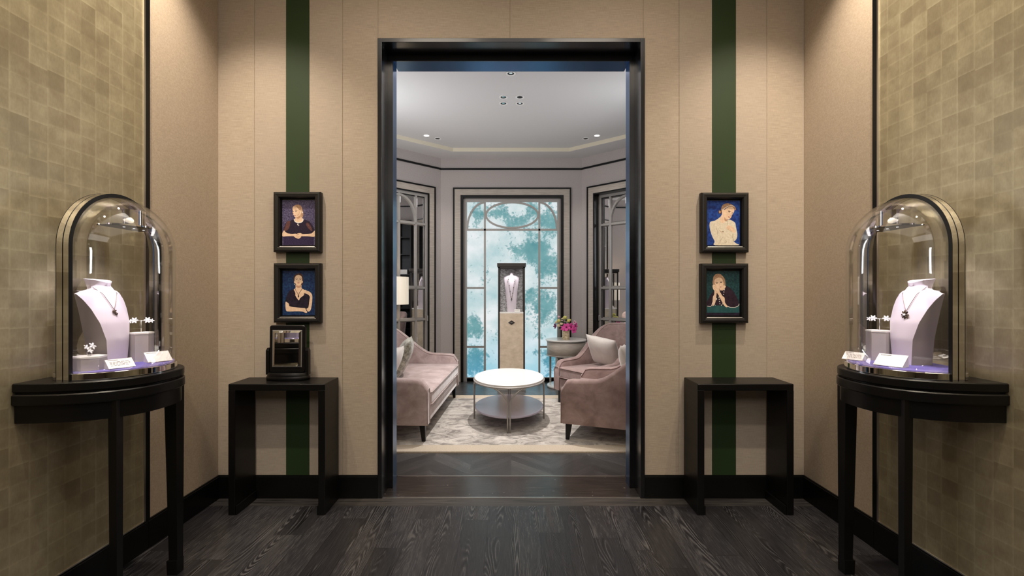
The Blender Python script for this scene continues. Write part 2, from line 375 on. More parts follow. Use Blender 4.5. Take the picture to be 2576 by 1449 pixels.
# front wall with the doorway
def fx(px): return (px-VPX)*YF/FPX
b = new()
for s in (-1, 1):
    xs = sorted((s*.775, s*2.2)); box(b, xs[0], xs[1], YF, 3.08, 0, 3.2)
box(b, -.775, .775, YF, 3.08, 2.68, 3.2)
struct('wall_front', b, 'linen')
b = new(); box(b, -2.2, 2.2, 3.081, 3.10, 2.66, 3.2)
for s in (-1, 1):
    xs = sorted((s*.75, s*2.2)); box(b, xs[0], xs[1], 3.081, 3.10, 0, 2.66)
struct('wall_salon', b, 'salonwall')
for a, c_, nm in ((641, 720.5, 0), (778.5, 862, 0), (1708, 1791, 0), (1850.5, 1928, 0)):
    b = new(); box(b, fx(a)+.0006, fx(c_)-.0006, YF-.003, YF+.001, .134, 3.2, .001, 1); struct('trim_5', b, 'linen_pale')
for a, c_ in ((549.5, 640.2), (862.8, 951), (1619, 1707.2), (1928.8, 2022)):
    b = new(); box(b, fx(a), fx(c_), YF-.003, YF+.001, .134, 3.2, .001, 1); struct('trim_6', b, 'linen')
for a, c_ in ((951.8, 1282.4), (1283.4, 1616.6)):
    b = new(); box(b, fx(a), fx(c_), YF-.003, YF+.001, 2.684, 3.2, .001, 1); struct('trim_6', b, 'linen')
for a, c_ in ((720.5, 778.5), (1791, 1850.5)):
    b = new(); box(b, fx(a), fx(c_), YF-.004, YF+.001, .134, 3.2); struct('trim_7', b, 'green')
b = new(); box(b, -2, 2, YB-.1, YB, 0, 3.2); struct('wall_back', b, 'darkwall')
b = new(); box(b, -2, 2, YB, YF+.1, 3.2, 3.3); struct('ceiling', b, 'cream')
# stepped black door frame
door = thing('door_1', None, None, (0, YF, 0)); door['kind'] = 'structure'
b = new()
for s in (-1, 1):
    xs = sorted((s*.779, s*.7545)); box(b, xs[0], xs[1], YF-.012, YF+.14, 0, 2.6835, .0015)
box(b, -.7545, .7545, YF-.012, YF+.14, 2.66, 2.6835, .0015)
obj('outer_casing', b, 'jamb', door, world=True)
b = new()
for s in (-1, 1):
    xs = sorted((s*.7745, s*.726)); box(b, xs[0], xs[1], YF+.135, YF+.142, 0, 2.665)
    xs = sorted((s*.733, s*.729)); box(b, xs[0], xs[1], YF+.128, YF+.136, 0, 2.624)
box(b, -.726, .726, YF+.135, YF+.142, 2.621, 2.665)
obj('door_stop', b, 'jamb', door, world=True)
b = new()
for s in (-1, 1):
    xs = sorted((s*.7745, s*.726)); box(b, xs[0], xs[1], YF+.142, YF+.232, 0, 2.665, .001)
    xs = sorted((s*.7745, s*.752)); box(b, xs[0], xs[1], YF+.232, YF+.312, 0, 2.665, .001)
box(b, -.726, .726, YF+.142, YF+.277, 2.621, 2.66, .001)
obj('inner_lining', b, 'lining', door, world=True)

# ------------------------------------------------------------------ salon shell
KX = .944; CZ, TZ = 3.0, 3.047
out = [(KX, SY), (SX, SY-(SX-KX)), (SX, 3.09), (-SX, 3.09), (-SX, SY-(SX-KX)), (-KX, SY)]
tray = [(.742, 6.09), (1.34, 5.57), (1.45, 5.46), (1.45, 3.35), (-1.45, 3.35), (-1.45, 5.46), (-1.34, 5.57), (-.742, 6.09)]
o8 = [(KX, SY), (SX-.2, SY-(SX-KX)+.2), (SX, SY-(SX-KX)), (SX, 3.09), (-SX, 3.09), (-SX, SY-(SX-KX)), (-SX+.2, SY-(SX-KX)+.2), (-KX, SY)]
b = new(); R = loft(b, [[(x, y, CZ) for x, y in o8], [(x, y, CZ) for x, y in tray]], caps=False, smooth=False)
struct('ceiling', b, 'white')
b = new(); box(b, -SX-.2, SX+.2, 3.09, 6.6, TZ, TZ+.06); struct('ceiling', b, 'white')
b = new(); loft(b, [[(x, y, CZ) for x, y in tray], [(x, y, TZ) for x, y in tray]], caps=False, smooth=False)
struct('trim_8', b, 'cream')
def wallframe(side):
    """matrix of a wall: x along the wall, y into the wall, z up; origin at the wall's salon-side corner or centre"""
    if side == 'rear': return Matrix.Translation((.012, SY, 0))
    s = -1 if side == 'left' else 1
    ang = -s*PI/4   # local +y points out of the room
    u = .635/math.sqrt(2)
    return Matrix.Translation((s*(KX+u), SY-u, 0)) @ Matrix.Rotation(ang, 4, 'Z')
def wallpieces(bm, hl, hr, hw, htop, th=.12, top=3.06):
    box(bm, -hl, -hw, 0, th, 0, top); box(bm, hw, hr, 0, th, 0, top); box(bm, -hw, hw, 0, th, htop, top)
def opening(name, side, bead, band, blackf, sash, glass, top, recess, kind):
    MX = wallframe(side)
    t = bpy.data.objects.new(name, None); COL.objects.link(t); t.matrix_world = MX; ROOT[t.name] = MX; t['kind'] = 'structure'
    def O(nm, bm, m, p=None): return obj(nm, bm, m, p or t)
    bm = new(); rectframe(bm, -bead, bead, 0, top+bead-glass, bead-band, -.018, .01, False); O('outer_bead', bm, 'black_base')
    bm = new(); rectframe(bm, -band, band, 0, top+band-glass, band-blackf, -.010, .01, False); O('casing', bm, 'veneer')
    bm = new(); rectframe(bm, -blackf, blackf, 0, top+blackf-glass, blackf-sash, -.016, recess+.02, False); O('inner_frame', bm, 'black_base')
    bm = new(); rectframe(bm, -sash, sash, 0, top+sash-glass, sash-glass, recess-.012, recess+.02); box(bm, -glass, glass, recess-.012, recess+.02, 0, .055); O('sash', bm, 'greymetal')
    return t, O
# wall pieces
MXr = wallframe('rear')
b = new(); wallpieces(b, KX+.012, KX-.012, .69, 2.51); b.transform(MXr); struct('wall_rear', b, 'salonwall')
L45 = (SX-KX)*math.sqrt(2)
for s, nm in ((-1, 'left'), (1, 'right')):
    MXs = wallframe(nm); b = new()
    a, c_ = (.635, L45-.635)
    if s < 0: wallpieces(b, c_, a, .44, 2.50)
    else: wallpieces(b, a, c_, .44, 2.50)
    b.transform(MXs); struct('wall_rear_'+nm, b, 'salonwall')
    b = new(); xs = sorted((s*SX, s*(SX+.1))); box(b, xs[0], xs[1], 3.09, SY-(SX-KX)+.02, 0, 3.06); struct('wall_salon_'+nm, b, 'salonwall')
    # crown bead and skirting
    b = new(); box(b, -(c_ if s < 0 else a)-.005, (a if s < 0 else c_)+.005, -.014, .01, 2.845, 2.868); b.transform(MXs); struct('trim_9', b, 'black_base')
    b = new(); xs = sorted((s*(SX-.014), s*(SX+.01))); box(b, xs[0], xs[1], 3.1, 5.55, 2.845, 2.868); struct('trim_9', b, 'black_base')
    b = new()
    if s < 0: box(b, -c_, -.54, -.014, .01, 0, .12); box(b, .54, a, -.014, .01, 0, .12)
    else: box(b, -a, -.54, -.014, .01, 0, .12); box(b, .54, c_, -.014, .01, 0, .12)
    b.transform(MXs); struct('baseboard_salon', b, 'black_base')
b = new(); box(b, -KX, KX, SY-.014, SY+.01, 2.845, 2.868); struct('trim_9', b, 'black_base')
b = new(); box(b, -KX, -.78, SY-.014, SY+.01, 0, .12); box(b, .804, KX, SY-.014, SY+.01, 0, .12); struct('baseboard_salon', b, 'black_base')

# backlit window
t, O = opening('window_1', 'rear', .791, .772, .690, .655, .610, 2.425, .05, 'w')
g = .610
b = new(); box(b, -g-.02, g+.02, .075, .085, .03, 2.45); O('backlit_pane', b, 'backlit')
RY0, RY1 = .040, .07
def bar(bm, x0, x1, z0, z1): box(bm, x0, x1, RY0, RY1, z0, z1)
b = new()
bc = .368
for x in (-bc, bc): bar(b, x-.0125, x+.0125, .05, 2.425)
bar(b, -g, g, 2.035, 2.062)
for s in (-1, 1):
    for z in (1.262, .465): xs = sorted((s*(bc+.012), s*g)); bar(b, xs[0], xs[1], z-.0125, z+.0125)
O('muntin', b, 'greymetal')
def flatcurve(bm, pts, wd, y0, y1):
    n = len(pts); rings = []
    for i, (x, z) in enumerate(pts):
        a = pts[max(i-1, 0)]; c = pts[min(i+1, n-1)]
        if pts[0] == pts[-1]:
            if i == 0: a = pts[-2]
            if i == n-1: c = pts[1]
        dx, dz = c[0]-a[0], c[1]-a[1]; l = math.hypot(dx, dz); nx, nz = -dz/l*wd/2, dx/l*wd/2
        rings.append([(x+nx, y0, z+nz), (x-nx, y0, z-nz), (x-nx, y1, z-nz), (x+nx, y1, z+nz)])
    loft(bm, rings, smooth=False)
b = new(); flatcurve(b, [(.352*math.cos(2*PI*k/48), 2.247+.172*math.sin(2*PI*k/48)) for k in range(49)], .024, RY0-.004, RY1)
for s in (-1, 1):
    flatcurve(b, [(s*(.36+.245*math.sin(a)), 2.055+.365*math.cos(a)) for a in [PI/2*k/16 for k in range(17)]], .024, RY0-.004, RY1)
O('tracery', b, 'greymetal')

# mirrored doors in the angled walls
def mirror_door(name, side, recess):
    t, O = opening(name, side, .54, .521, .44, .423, .39, 2.45, recess, 'm')
    g = .39; y0, y1 = recess-.008, recess+.015
    b = new(); xb = .25
    for x in (-xb, 0, xb): box(b, x-.013, x+.013, y0, y1, .055, 2.45)
    zs = (2.09, 1.262, .852, .45)
    for z in zs: box(b, -g, g, y0, y1, z-.013, z+.013)
    O('muntin', b, 'greymetal')
    b = new(); flatcurve(b, [(xb*math.cos(a), 2.10+.33*math.sin(a)) for a in [PI*k/32 for k in range(33)]], .026, y0-.004, y1); O('arch_bar', b, 'greymetal')
    xs = (-g, -xb, 0, xb, g); zz = (.055, .45, .852, 1.262, 2.09, 2.45)
    for i in range(4):
        for j in range(5):
            X0, X1, Z0, Z1 = xs[i]+.012, xs[i+1]-.012, zz[j]+.012, zz[j+1]-.012; e = .014; yb = recess+.013; yt = recess+.008
            b = new(); loft(b, [[(X0, yb, Z0), (X1, yb, Z0), (X1, yb, Z1), (X0, yb, Z1)], [(X0+e, yt, Z0+e), (X1-e, yt, Z0+e), (X1-e, yt, Z1-e), (X0+e, yt, Z1-e)]], smooth=False)
            O('mirror_pane', b, 'mirror')
    b = new(); box(b, -g-.01, g+.01, recess+.014, recess+.03, 0, 2.47); O('backing', b, 'black_hole')
    sx = 1 if side == 'left' else -1
    b = new(); box(b, *sorted((sx*.398, sx*.416)), recess-.035, recess-.01, .83, .90, .003); O('door_handle', b, 'silver')
mirror_door('door_2', 'left', .015)
mirror_door('door_3', 'right', .10)

# ------------------------------------------------------------------ salon downlights
def downlight(px, Y, label, lit, group, hall=False):
    X = (px-VPX)*Y/FPX
    t = thing('downlight', label, 'ceiling light', (X, Y, TZ), group=group)
    b = new(); lathe(b, [(.028, .0), (.028, -.003), (.042, -.004), (.042, .0)], smooth=False, caps=False); obj('rim', b, 'lampbox', t)
    b = new(); lathe(b, [(.028, -.001), (.022, -.0005)], seg=24); obj('lens', b, 'lit' if lit == 2 else 'black_hole', t)
    if lit == 1:
        b = new(); lathe(b, [(.014, -.0025), (.012, -.002)], (0, -.008, 0), seg=20); obj('reflector', b, 'chrome', t)
    return t
downlight(1266.4, 4.505, 'recessed ceiling downlight, front left of the four in the salon cluster', 1, 'four clustered downlights')
downlight(1307.8, 4.505, 'recessed ceiling downlight, front right of the four in the salon cluster', 0, 'four clustered downlights')
downlight(1266.4, 4.655, 'recessed ceiling downlight, rear left of the four in the salon cluster', 1, 'four clustered downlights')
downlight(1307.8, 4.655, 'recessed ceiling downlight, rear right of the four in the salon cluster', 1, 'four clustered downlights')
downlight(1073, 5.61, 'lit ceiling downlight near the left corner of the tray', 2, 'corner downlights')
downlight(1100.8, 5.72, 'dark ceiling downlight near the left corner of the tray', 0, 'corner downlights')
downlight(1473.5, 5.72, 'dark ceiling downlight near the right corner of the tray', 0, 'corner downlights')
downlight(1501.7, 5.61, 'lit ceiling downlight near the right corner of the tray', 2, 'corner downlights')
downlight(1285, 4.02, 'recessed ceiling downlight cut off by the top of the doorway', 1, None)
light('SPOT', 'table_spot', (0, 4.58, 3.03), 300, (1.0,.96,.94), .015, 58, .8, (0, 4.5, 0))
light('SPOT', 'sofa_spot', (-.5, 4.3, 3.03), 60, (1.0,.93,.96), .02, 75, .9, (-1.0, 4.7, .4))
light('SPOT', 'chair_spot', (.6, 4.1, 3.03), 60, (1.0,.88,.84), .02, 75, .9, (1.0, 4.6, .4))
light('SPOT', 'pedestal_spot', (0, 5.35, 3.03), 85, (1,.93,.86), .02, 30, .8, (0, 5.85, .5))
for s in (-1, 1): light('SPOT', 'corner_spot', (s*1.0, 5.6, 3.03), 26, (1.0,.93,.88), .02, 85, .9, (s*.95, 6.2, .3))

# ------------------------------------------------------------------ salon furniture
# rug
b = new(); box(b, -1.40, 1.40, 3.72, 5.36, 0, .0125, .004, mi=0); rug = obj('rug', b, 'rug')
b2 = new()
for a in ((-1.46, 1.46, 3.564, 3.72), (-1.46, 1.46, 5.36, 5.52), (-1.46, -1.40, 3.72, 5.36), (1.40, 1.46, 3.72, 5.36)): box(b2, a[0], a[1], a[2], a[3], 0, .012)
rb = obj('border', b2, 'rugb', rug); tag(rug, 'silvery cream abstract rug with plain border on salon floor', 'rug')
RZ = .0125
def squircle(hx, hy, r, n=6, cx=0, cy=0):
    p = []
    for qx, qy, a0 in ((1,1,0), (-1,1,PI/2), (-1,-1,PI), (1,-1,1.5*PI)):
        for k in range(n+1):
            a = a0+PI/2*k/n; p.append((cx+qx*(hx-r)+r*math.cos(a), cy+qy*(hy-r)+r*math.sin(a)))
    return p
def softbox(bm, x0, x1, y0, y1, z0, z1, r=.03, rz=.03, crown=0.0):
    cx, cy = (x0+x1)/2, (y0+y1)/2; hx, hy = (x1-x0)/2, (y1-y0)/2; rings = []
    for k in range(5):
        a = PI/2*k/4; rings.append([(x, y, z0+rz-rz*math.cos(a)) for x, y in squircle(hx-rz+rz*math.sin(a), hy-rz+rz*math.sin(a), max(r-rz+rz*math.sin(a), .004), cx=cx, cy=cy)])
    for k in range(5):
        a = PI/2*k/4; rings.append([(x, y, z1-rz+rz*math.sin(a)) for x, y in squircle(hx-rz+rz*math.cos(a), hy-rz+rz*math.cos(a), max(r-rz+rz*math.cos(a), .004), cx=cx, cy=cy)])
    if crown:
        for q, f in ((.75, .6), (.4, .95)): rings.append([(cx+(x-cx)*q, cy+(y-cy)*q, z1+crown*f) for x, y in squircle(hx-rz, hy-rz, r, cx=cx, cy=cy)])
    loft(bm, rings)
def upholstered(name, label, cat, loc, rz, W, D, arm, back, mat, t=.085, z0=.15, seat=.405):
    o = thing(name, label, cat, loc, rz)
    pts = []; yb = W/2-t/2; rc = .16; xb = -D+t/2
    for k in range(15): pts.append((0-(D-t/2-rc)*k/14, -yb))
    for k in range(1, 10):
        a = PI/2*k/9; pts.append((xb+rc-rc*math.sin(a), -yb+rc-rc*math.cos(a)))
    m = 8
    for k in range(1, m): pts.append((xb, -yb+rc+(2*yb-2*rc)*k/m))
    pts += [(x, -y) for x, y in reversed(pts[:24])]
    n = len(pts); rings = []; tops = []
    for i, (x, y) in enumerate(pts):
        a = pts[max(i-1, 0)]; c = pts[min(i+1, n-1)]; dx, dy = c[0]-a[0], c[1]-a[1]; l = math.hypot(dx, dy); nx, ny = dy/l, -dx/l  # outward
        f = min(max((-x-.36*D)/(.60*D), 0), 1); f = f*f*(3-2*f)
        h = arm+(back-arm)*f+.02*min(-x/D*2, 1)
        r = .07
        if -x < r: h = h-r+math.sqrt(max(r*r-(r+x)**2, 0))*1.0
        q = t/2; ring = []
        lean = lambda z: -.16*f*max(z-.35, 0)
        prof = [(-q, z0), (-q, (z0+h)/2), (-q, h-.035), (-q*.8, h-.012), (-q*.4, h), (q*.4, h), (q*.8, h-.012), (q, h-.035), (q, (z0+h)/2), (q, z0)]
        for d, z in prof: ring.append((x+nx*d+lean(z), y+ny*d, z))
        rings.append(ring); tops.append(((x+nx*q*.86+lean(h), y+ny*q*.86, h-.014), (x-nx*q*.86+lean(h), y-ny*q*.86, h-.014)))
    bm = new(); loft(bm, rings); shell = obj('arms_and_back', bm, mat, o, smooth_angle=50)
    bm = new(); P = [tp[0] for tp in tops]; tube(bm, P, .0045, 6)
    for e in (0, -1):
        q = rings[e]; tube(bm, [(p[0]+.002, p[1], p[2]) for p in q], .0045, 6)
    obj('piping', bm, mat, shell)
    bm = new(); softbox(bm, -D+t*.6, -.004, -W/2+t*.9, W/2-t*.9, z0+.004, .282, .02, .012); obj('base', bm, mat, o)
    bm = new(); softbox(bm, -D+t+.03, .012, -W/2+t+.003, W/2-t-.003, .287, seat, .035, .02, .012); cu = obj('seat_cushion', bm, mat, o)
    bm = new()
    for z in (seat-.012, .297): tube(bm, [(x, y, z) for x, y in squircle((D-t-.018)/2+.003, W/2-t, .035, cx=(-D+t+.042)/2)], .0045, 6, loop=True)
    obj('piping', bm, mat, cu)
    for lx, ly in ((-.05, -1), (-.05, 1), (-D+.06, -1), (-D+.06, 1)):
        bm = new(); cx, cy = lx, ly*(W/2-.055)
        loft(bm, [[(cx+dx*.024+.0, cy+dy*.024, z0+.01) for dx, dy in ((1,1),(-1,1),(-1,-1),(1,-1))], [(cx+dx*.013+(.012 if lx > -.1 else -.015), cy+dy*.013+ly*.006, RZ) for dx, dy in ((1,1),(-1,1),(-1,-1),(1,-1))]], smooth=False)
        obj('leg', bm, 'black', o)
    return o
upholstered('sofa', 'blush pink velvet sofa with sloping arms left of coffee table', 'sofa', (-.632, 4.60, 0), math.radians(-2.0), 1.68, .80, .505, .83, 'velvet_sofa')
upholstered('armchair', 'mauve velvet armchair nearest the doorway, right of the coffee table', 'armchair', (.545, 4.185, 0), math.radians(180-22), .76, .76, .50, .82, 'velvet_chair')
upholstered('armchair', 'mauve velvet armchair beside the round side table, behind the other armchair', 'armchair', (.655, 4.905, 0), math.radians(180+33), .68, .70, .47, .84, 'velvet_chair')

def pillow(name, label, w_, h_, th, loc, rot, mat, group=None, pipe=None):
    bm = new(); n = 18; G = {}
    def prof(u, v): return th/2*((1-abs(u)**2.6)*(1-abs(v)**2.6))**.55
    for sd in (1, -1):
        for i in range(n+1):
            for j in range(n+1):
                u, v = 2*i/n-1, 2*j/n-1
                if sd < 0 and (i in (0, n) or j in (0, n)): G[sd, i, j] = G[1, i, j]; continue
                pin = 1-.07*(1-abs(u*v)) * (max(abs(u), abs(v))**4)
                G[sd, i, j] = bm.verts.new((u*w_/2*(pin if abs(v) < 1.1 else 1), sd*(prof(u, v)+.004*math.sin(5*u+3*v)*(1-abs(u))*(1-abs(v))), v*h_/2*pin))
        for i in range(n):
            for j in range(n):
                q = [G[sd, i, j], G[sd, i+1, j], G[sd, i+1, j+1], G[sd, i, j+1]]
                f = bm.faces.new(q if sd > 0 else q[::-1]); f.smooth = True
    o = obj(name, bm, mat); o.location = loc; o.rotation_euler = rot; tag(o, label, 'cushion', group); return o
pillow('cushion', 'olive grey brocade cushion leaning in the sofa', .42, .42, .14, (-1.03, 4.50, .580), (math.radians(-24), 0, math.radians(-80)), 'brocade')
pillow('cushion', 'white silk cushion at the near end of the sofa', .38, .38, .13, (-1.05, 4.06, .560), (math.radians(-26), 0, math.radians(-96)), 'silk')
pillow('cushion', 'ivory silk cushion in the far mauve armchair', .40, .36, .14, (.985, 5.06, .575), (math.radians(28), math.radians(6), math.radians(-50)), 'silk')
pillow('cushion', 'ivory silk cushion in the armchair nearest the doorway', .42, .38, .14, (1.02, 4.08, .575), (math.radians(22), math.radians(-4), math.radians(-108)), 'silk')

# coffee table
ct = thing('coffee_table', 'oval white coffee table with lower shelf and slim metal legs on rug', 'coffee table', (-.02, 4.50, 0))
A, B = .325, .465
b = new(); lathe(b, [(.98, .388), (1, .392), (1, .410), (.985, .4135)], seg=64, sx=A, sy=B, smooth=False); obj('tabletop', b, 'offwhite', ct)
b = new(); tube(b, [(1.01*A*math.cos(2*PI*k/64), 1.008*B*math.sin(2*PI*k/64), .389) for k in range(64)], .0075, 8, loop=True); obj('rim', b, 'greymetal', ct)
b = new(); lathe(b, [(.97, .128), (.985, .131), (.985, .142), (.97, .1445)], seg=64, sx=A, sy=B, smooth=False); obj('shelf', b, 'shaded_shelf', ct)
for q in range(4):
    a0 = -PI/2+q*PI/2
    for sd in (-1, 1):
        b = new(); P = []
        cx, cy = A*1.01*math.cos(a0), B*1.008*math.sin(a0); tx, ty = -math.sin(a0), math.cos(a0)
        for z in (RZ, .10, .25): P.append((cx+tx*sd*.0105, cy+ty*sd*.0105, z))
        for k in range(1, 9):
            u = k/8; aa = a0+sd*(.030+ .50*(1-math.cos(u*PI/2))**.85*(.325/(A if q%2==0 else B))); zz = .25+.139*math.sin(u*PI/2)
            P.append((A*1.01*math.cos(aa), B*1.008*math.sin(aa), zz))
        tube(b, P, .0068, 8); obj('leg', b, 'greymetal', ct)
# round side table
st = thing('side_table', 'round ivory drum side table with flower vase beside the window', 'side table', (.70, 6.09, 0))
b = new(); lathe(b, [(.255, .588), (.262, .592), (.262, .602), (.257, .606)], seg=48, smooth=False); obj('tabletop', b, 'offwhite', st)
b = new(); lathe(b, [(.243, .405), (.243, .588)], seg=48); obj('drum', b, 'greymetal' if False else 'veneer', st)
b = new(); lathe(b, [(.248, .400), (.250, .404), (.250, .412), (.246, .414)], seg=48); lathe(b, [(.246, .574), (.249, .577), (.249, .584)], seg=48); obj('band', b, 'greymetal', st)
for k in range(4):
    a = PI/4+k*PI/2+.15
    b = new(); box(b, -.012, .012, -.012, .012, .03, .41); 
    for v in b.verts: v.co.x += .235*math.cos(a); v.co.y += .235*math.sin(a)
    obj('leg', b, 'greymetal', st)
b = new(); lathe(b, [(.235, .0), (.242, .005), (.242, .028), (.235, .032)], seg=48); obj('base', b, 'offwhite', st)
# vase and bouquet
VX, VY, VZ = .69, 6.03, .606
b = new(); lathe(b, [(.044, 0), (.048, .003), (.048, .112), (.051, .118), (.046, .118), (.044, .02)], (VX, VY, VZ), seg=28); tag(obj('vase', b, 'vase'), 'small gilded cylinder vase holding flowers on the round side table', 'vase')
bq = thing('flower_bouquet', 'bouquet of pink orchids and pale roses in the gilded vase', 'flowers', (VX, VY, VZ+.10))
def rose(c, r, m):
    bm = new(); c = Vector(c); sphere(bm, c, r*.55, 10)
    for ly, (k, rr, tilt) in enumerate(((4, .62, .1), (5, .85, .35), (6, 1.0, .7))):
        for i in range(k):
            a = 2*PI*i/k+ly*.5; d = Vector((math.cos(a), math.sin(a), 0)); cen = c+d*r*rr*.5+Vector((0,0,r*(.25-tilt*.45)))
            q = bmesh.ops.create_uvsphere(bm, u_segments=8, v_segments=6, radius=1)
            Mx = Matrix.Translation(cen) @ Matrix.Rotation(a, 4, 'Z') @ Matrix.Rotation(tilt*.9, 4, 'Y') @ Matrix.Diagonal((r*.16, r*.5, r*.55, 1))
            bmesh.ops.transform(bm, matrix=Mx, verts=q['verts'])
    for f in bm.faces: f.smooth = True
    obj('rose', bm, m, bq)
def orchid(c, r, yaw, roll, m='pink'):
    bm = new()
    for i in range(5):
        a = 2*PI*i/5+PI/2; wid = .5 if i in (1, 4) else .33
        q = bmesh.ops.create_uvsphere(bm, u_segments=10, v_segments=6, radius=1)
        Mx = Matrix.Translation(c) @ Matrix.Rotation(yaw, 4, 'Z') @ Matrix.Rotation(roll, 4, 'Y') @ Matrix.Rotation(a, 4, 'Y') @ Matrix.Translation((0, -.0, r*.5)) @ Matrix.Rotation(.3, 4, 'X') @ Matrix.Diagonal((r*wid, r*.06, r*.55, 1))
        bmesh.ops.transform(bm, matrix=Mx, verts=q['verts'])
    q = len(bm.faces)
    sphere(bm, Vector(c)+Vector((math.sin(yaw), -math.cos(yaw), 0))*r*.12, r*.2, 8, mi=1)
    for f in bm.faces: f.smooth = True
    obj('orchid', bm, [m, 'magenta'], bq)
s_ = 6.0/FPX
def fp(px, py, dy=0): return ((px-VPX)*s_-VX, dy, 1.2-(py-VPY)*s_-(VZ+.10))
for px, py, r, m, dy in ((1422, 800, .034, 'yellow', 0), (1430, 808, .032, 'yellow', -.03), (1417, 804, .028, 'buttery', .02), (1406, 808, .032, 'yellow', -.01), (1412, 815, .026, 'buttery', -.05), (1405, 820, .030, 'buttery', -.03), (1400, 812, .024, 'buttery', 0), (1434, 806, .022, 'yellow', 0), (1407, 798, .020, 'pinkpale', .03), (1414, 808, .022, 'pinkpale', -.02)): rose(fp(px, py, dy), r, m)
for px, py, r, yaw, roll, dy, m in ((1424, 822, .052, -.2, .3, -.07, 'pink'), (1436, 822, .050, .4, -.3, -.06, 'pink'), (1443, 830, .044, .5, .8, -.05, 'pink'), (1448, 820, .040, .8, .2, -.02, 'pink'), (1416, 825, .036, -.5, .1, -.05, 'pink'), (1397, 820, .036, -1.0, .3, -.01, 'plum'), (1446, 811, .026, .3, 0, 0, 'pinkpale')): orchid(fp(px, py, dy), r, yaw, roll, m)
b = new()
for i in range(26):
    a = random.uniform(0, 2*PI); e = Vector((.09*math.cos(a)*random.uniform(.3,1), .05*math.sin(a), random.uniform(.03, .15)))
    tube(b, [(0, 0, -.06), tuple(e*.5+Vector((0,0,.01))), tuple(e)], .0018, 5)
    sphere(b, e, .016, 6, (1.2, .5, .8))
obj('foliage', b, 'leafg', bq)

# floor lamp
fl = thing('floor_lamp', 'floor lamp with dark pole and cream drum shade behind the sofa', 'lamp', (-1.40, 5.66, 0))
b = new(); lathe(b, [(.13, 0), (.13, .02), (.03, .03)], seg=32); obj('base', b, 'darkmetal', fl)
b = new(); box(b, -.022, .022, -.022, .022, .025, 1.10, .003); obj('pole', b, 'darkmetal', fl)
b = new(); lathe(b, [(.18, 1.06), (.18, 1.385), (.176, 1.385), (.176, 1.06)], seg=48, smooth=False, caps=False); obj('lamp_shade', b, 'shade', fl, smooth_angle=40)
light('POINT', 'lamp_bulb', (-1.40, 5.66, 1.22), 4, WARM, .04)

# showcase pedestal in front of the window
PX0, PY0 = .004, 5.85
ps = thing('display_pedestal', 'tall grey glass-topped display pedestal standing before the backlit window', 'display case', (PX0, PY0, 0))
hw, dp = .165, .28
b = new(); box(b, -hw-.01, hw+.01, -.01, dp+.01, 0, .05, .002); obj('plinth', b, 'greymetal', ps)
b = new(); box(b, -hw+.02, hw-.02, .004, dp-.004, .05, .945); obj('body', b, 'parch', ps)
b = new()
for x0 in (-hw, hw-.02):
    for y0 in (0, dp-.02): box(b, x0, x0+.02, y0, y0+.02, .05, 1.525)
obj('corner_frame', b, 'darkmetal', ps)
b = new(); box(b, -hw-.012, hw+.012, -.012, dp+.012, 1.515, 1.56, .004); box(b, -hw, hw, 0, dp, 1.50, 1.515); obj('cap', b, 'darkmetal', ps)
b = new(); box(b, -hw+.02, hw-.02, .004, dp-.004, .945, .957); obj('tray', b, 'white_card', ps)
b = new(); box(b, -hw+.02, hw-.02, .006, .010, .957, 1.50); obj('front_glass', b, 'glass', ps)
b = new(); box(b, -hw+.02, hw-.02, dp-.014, dp-.008, .957, 1.50); obj('back_panel', b, 'lace', ps)
for x in (-hw+.004, hw-.008):
    b = new(); box(b, x, x+.004, .02, dp-.02, .957, 1.50); obj('side_glass', b, 'glass', ps)
b = new(); zc = .832
loft(b, [[(-.042, .003, zc), (0, .003, zc+.028), (.042, .003, zc), (0, .003, zc-.028)], [(-.042, -.001, zc), (0, -.001, zc+.028), (.042, -.001, zc), (0, -.001, zc-.028)]], smooth=False)
pl = obj('plaque', b, 'darkmetal', ps)
b = new()
for k in (.75,): tube(b, [(-.042*k, -.002, zc), (0, -.002, zc+.028*k), (.042*k, -.002, zc), (0, -.002, zc-.028*k)], .0009, 5, loop=True)
for x0, z0_, x1, z1_ in ((-.014, .008, -.006, -.006), (-.006, -.006, .0, .008), (.0, .008, .003, -.006), (.003, -.006, .014, .006), (-.01, 0, .012, 0)): tube(b, [(x0, -.002, zc+z0_), (x1, -.002, zc+z1_)], .001, 5)
obj('monogram', b, 'greymetal', pl)
light('SPOT', 'pedestal_case_light', (PX0, PY0+.03, 1.49), 2.2, (1,.98,.97), .01, 110, .6, (PX0, PY0+.14, .95))
BZ = .957
def narrow_bust():
    bm = new(); rings = []
    for z, hwid, xe, xc in ((0, .052, .05, .058), (.15, .063, .048, .060), (.30, .078, .035, .052), (.40, .09, .02, .04), (.435, .093, .006, .032), (.452, .06, .0, .028), (.462, .026, .0, .024), (.49, .026, -.004, .02)):
        n = 12; r = []
        for k in range(n+1):
            u = 2*k/n-1; r.append((u*hwid, -(xe+(xc-xe)*(1-u*u)), z))
        r += [(hwid, .02, z), (-hwid, .02, z)]; rings.append(r)
    loft(bm, rings); return bm
b = narrow_bust(); o = obj('necklace_bust', b, 'bust', smooth_angle=40); o.location = (PX0, PY0+.15, BZ); tag(o, 'tall narrow white necklace bust inside the window pedestal case', 'display bust')
b = new(); P = []
for k in range(25):
    u = 2*k/24-1; z = .155+.28*abs(u)**1.15; hwid = .088; x = u*.042
    P.append((PX0+x, PY0+.15-(.06-.02*max(z-.2, 0)*4*.6)-.003, BZ+z))
nk = thing('necklace', 'long beaded necklace on the narrow bust in the window pedestal', 'necklace', (PX0, PY0+.09, BZ+.155))
tube(b, P, .0016, 6); obj('chain', b, 'gold', nk, world=True)
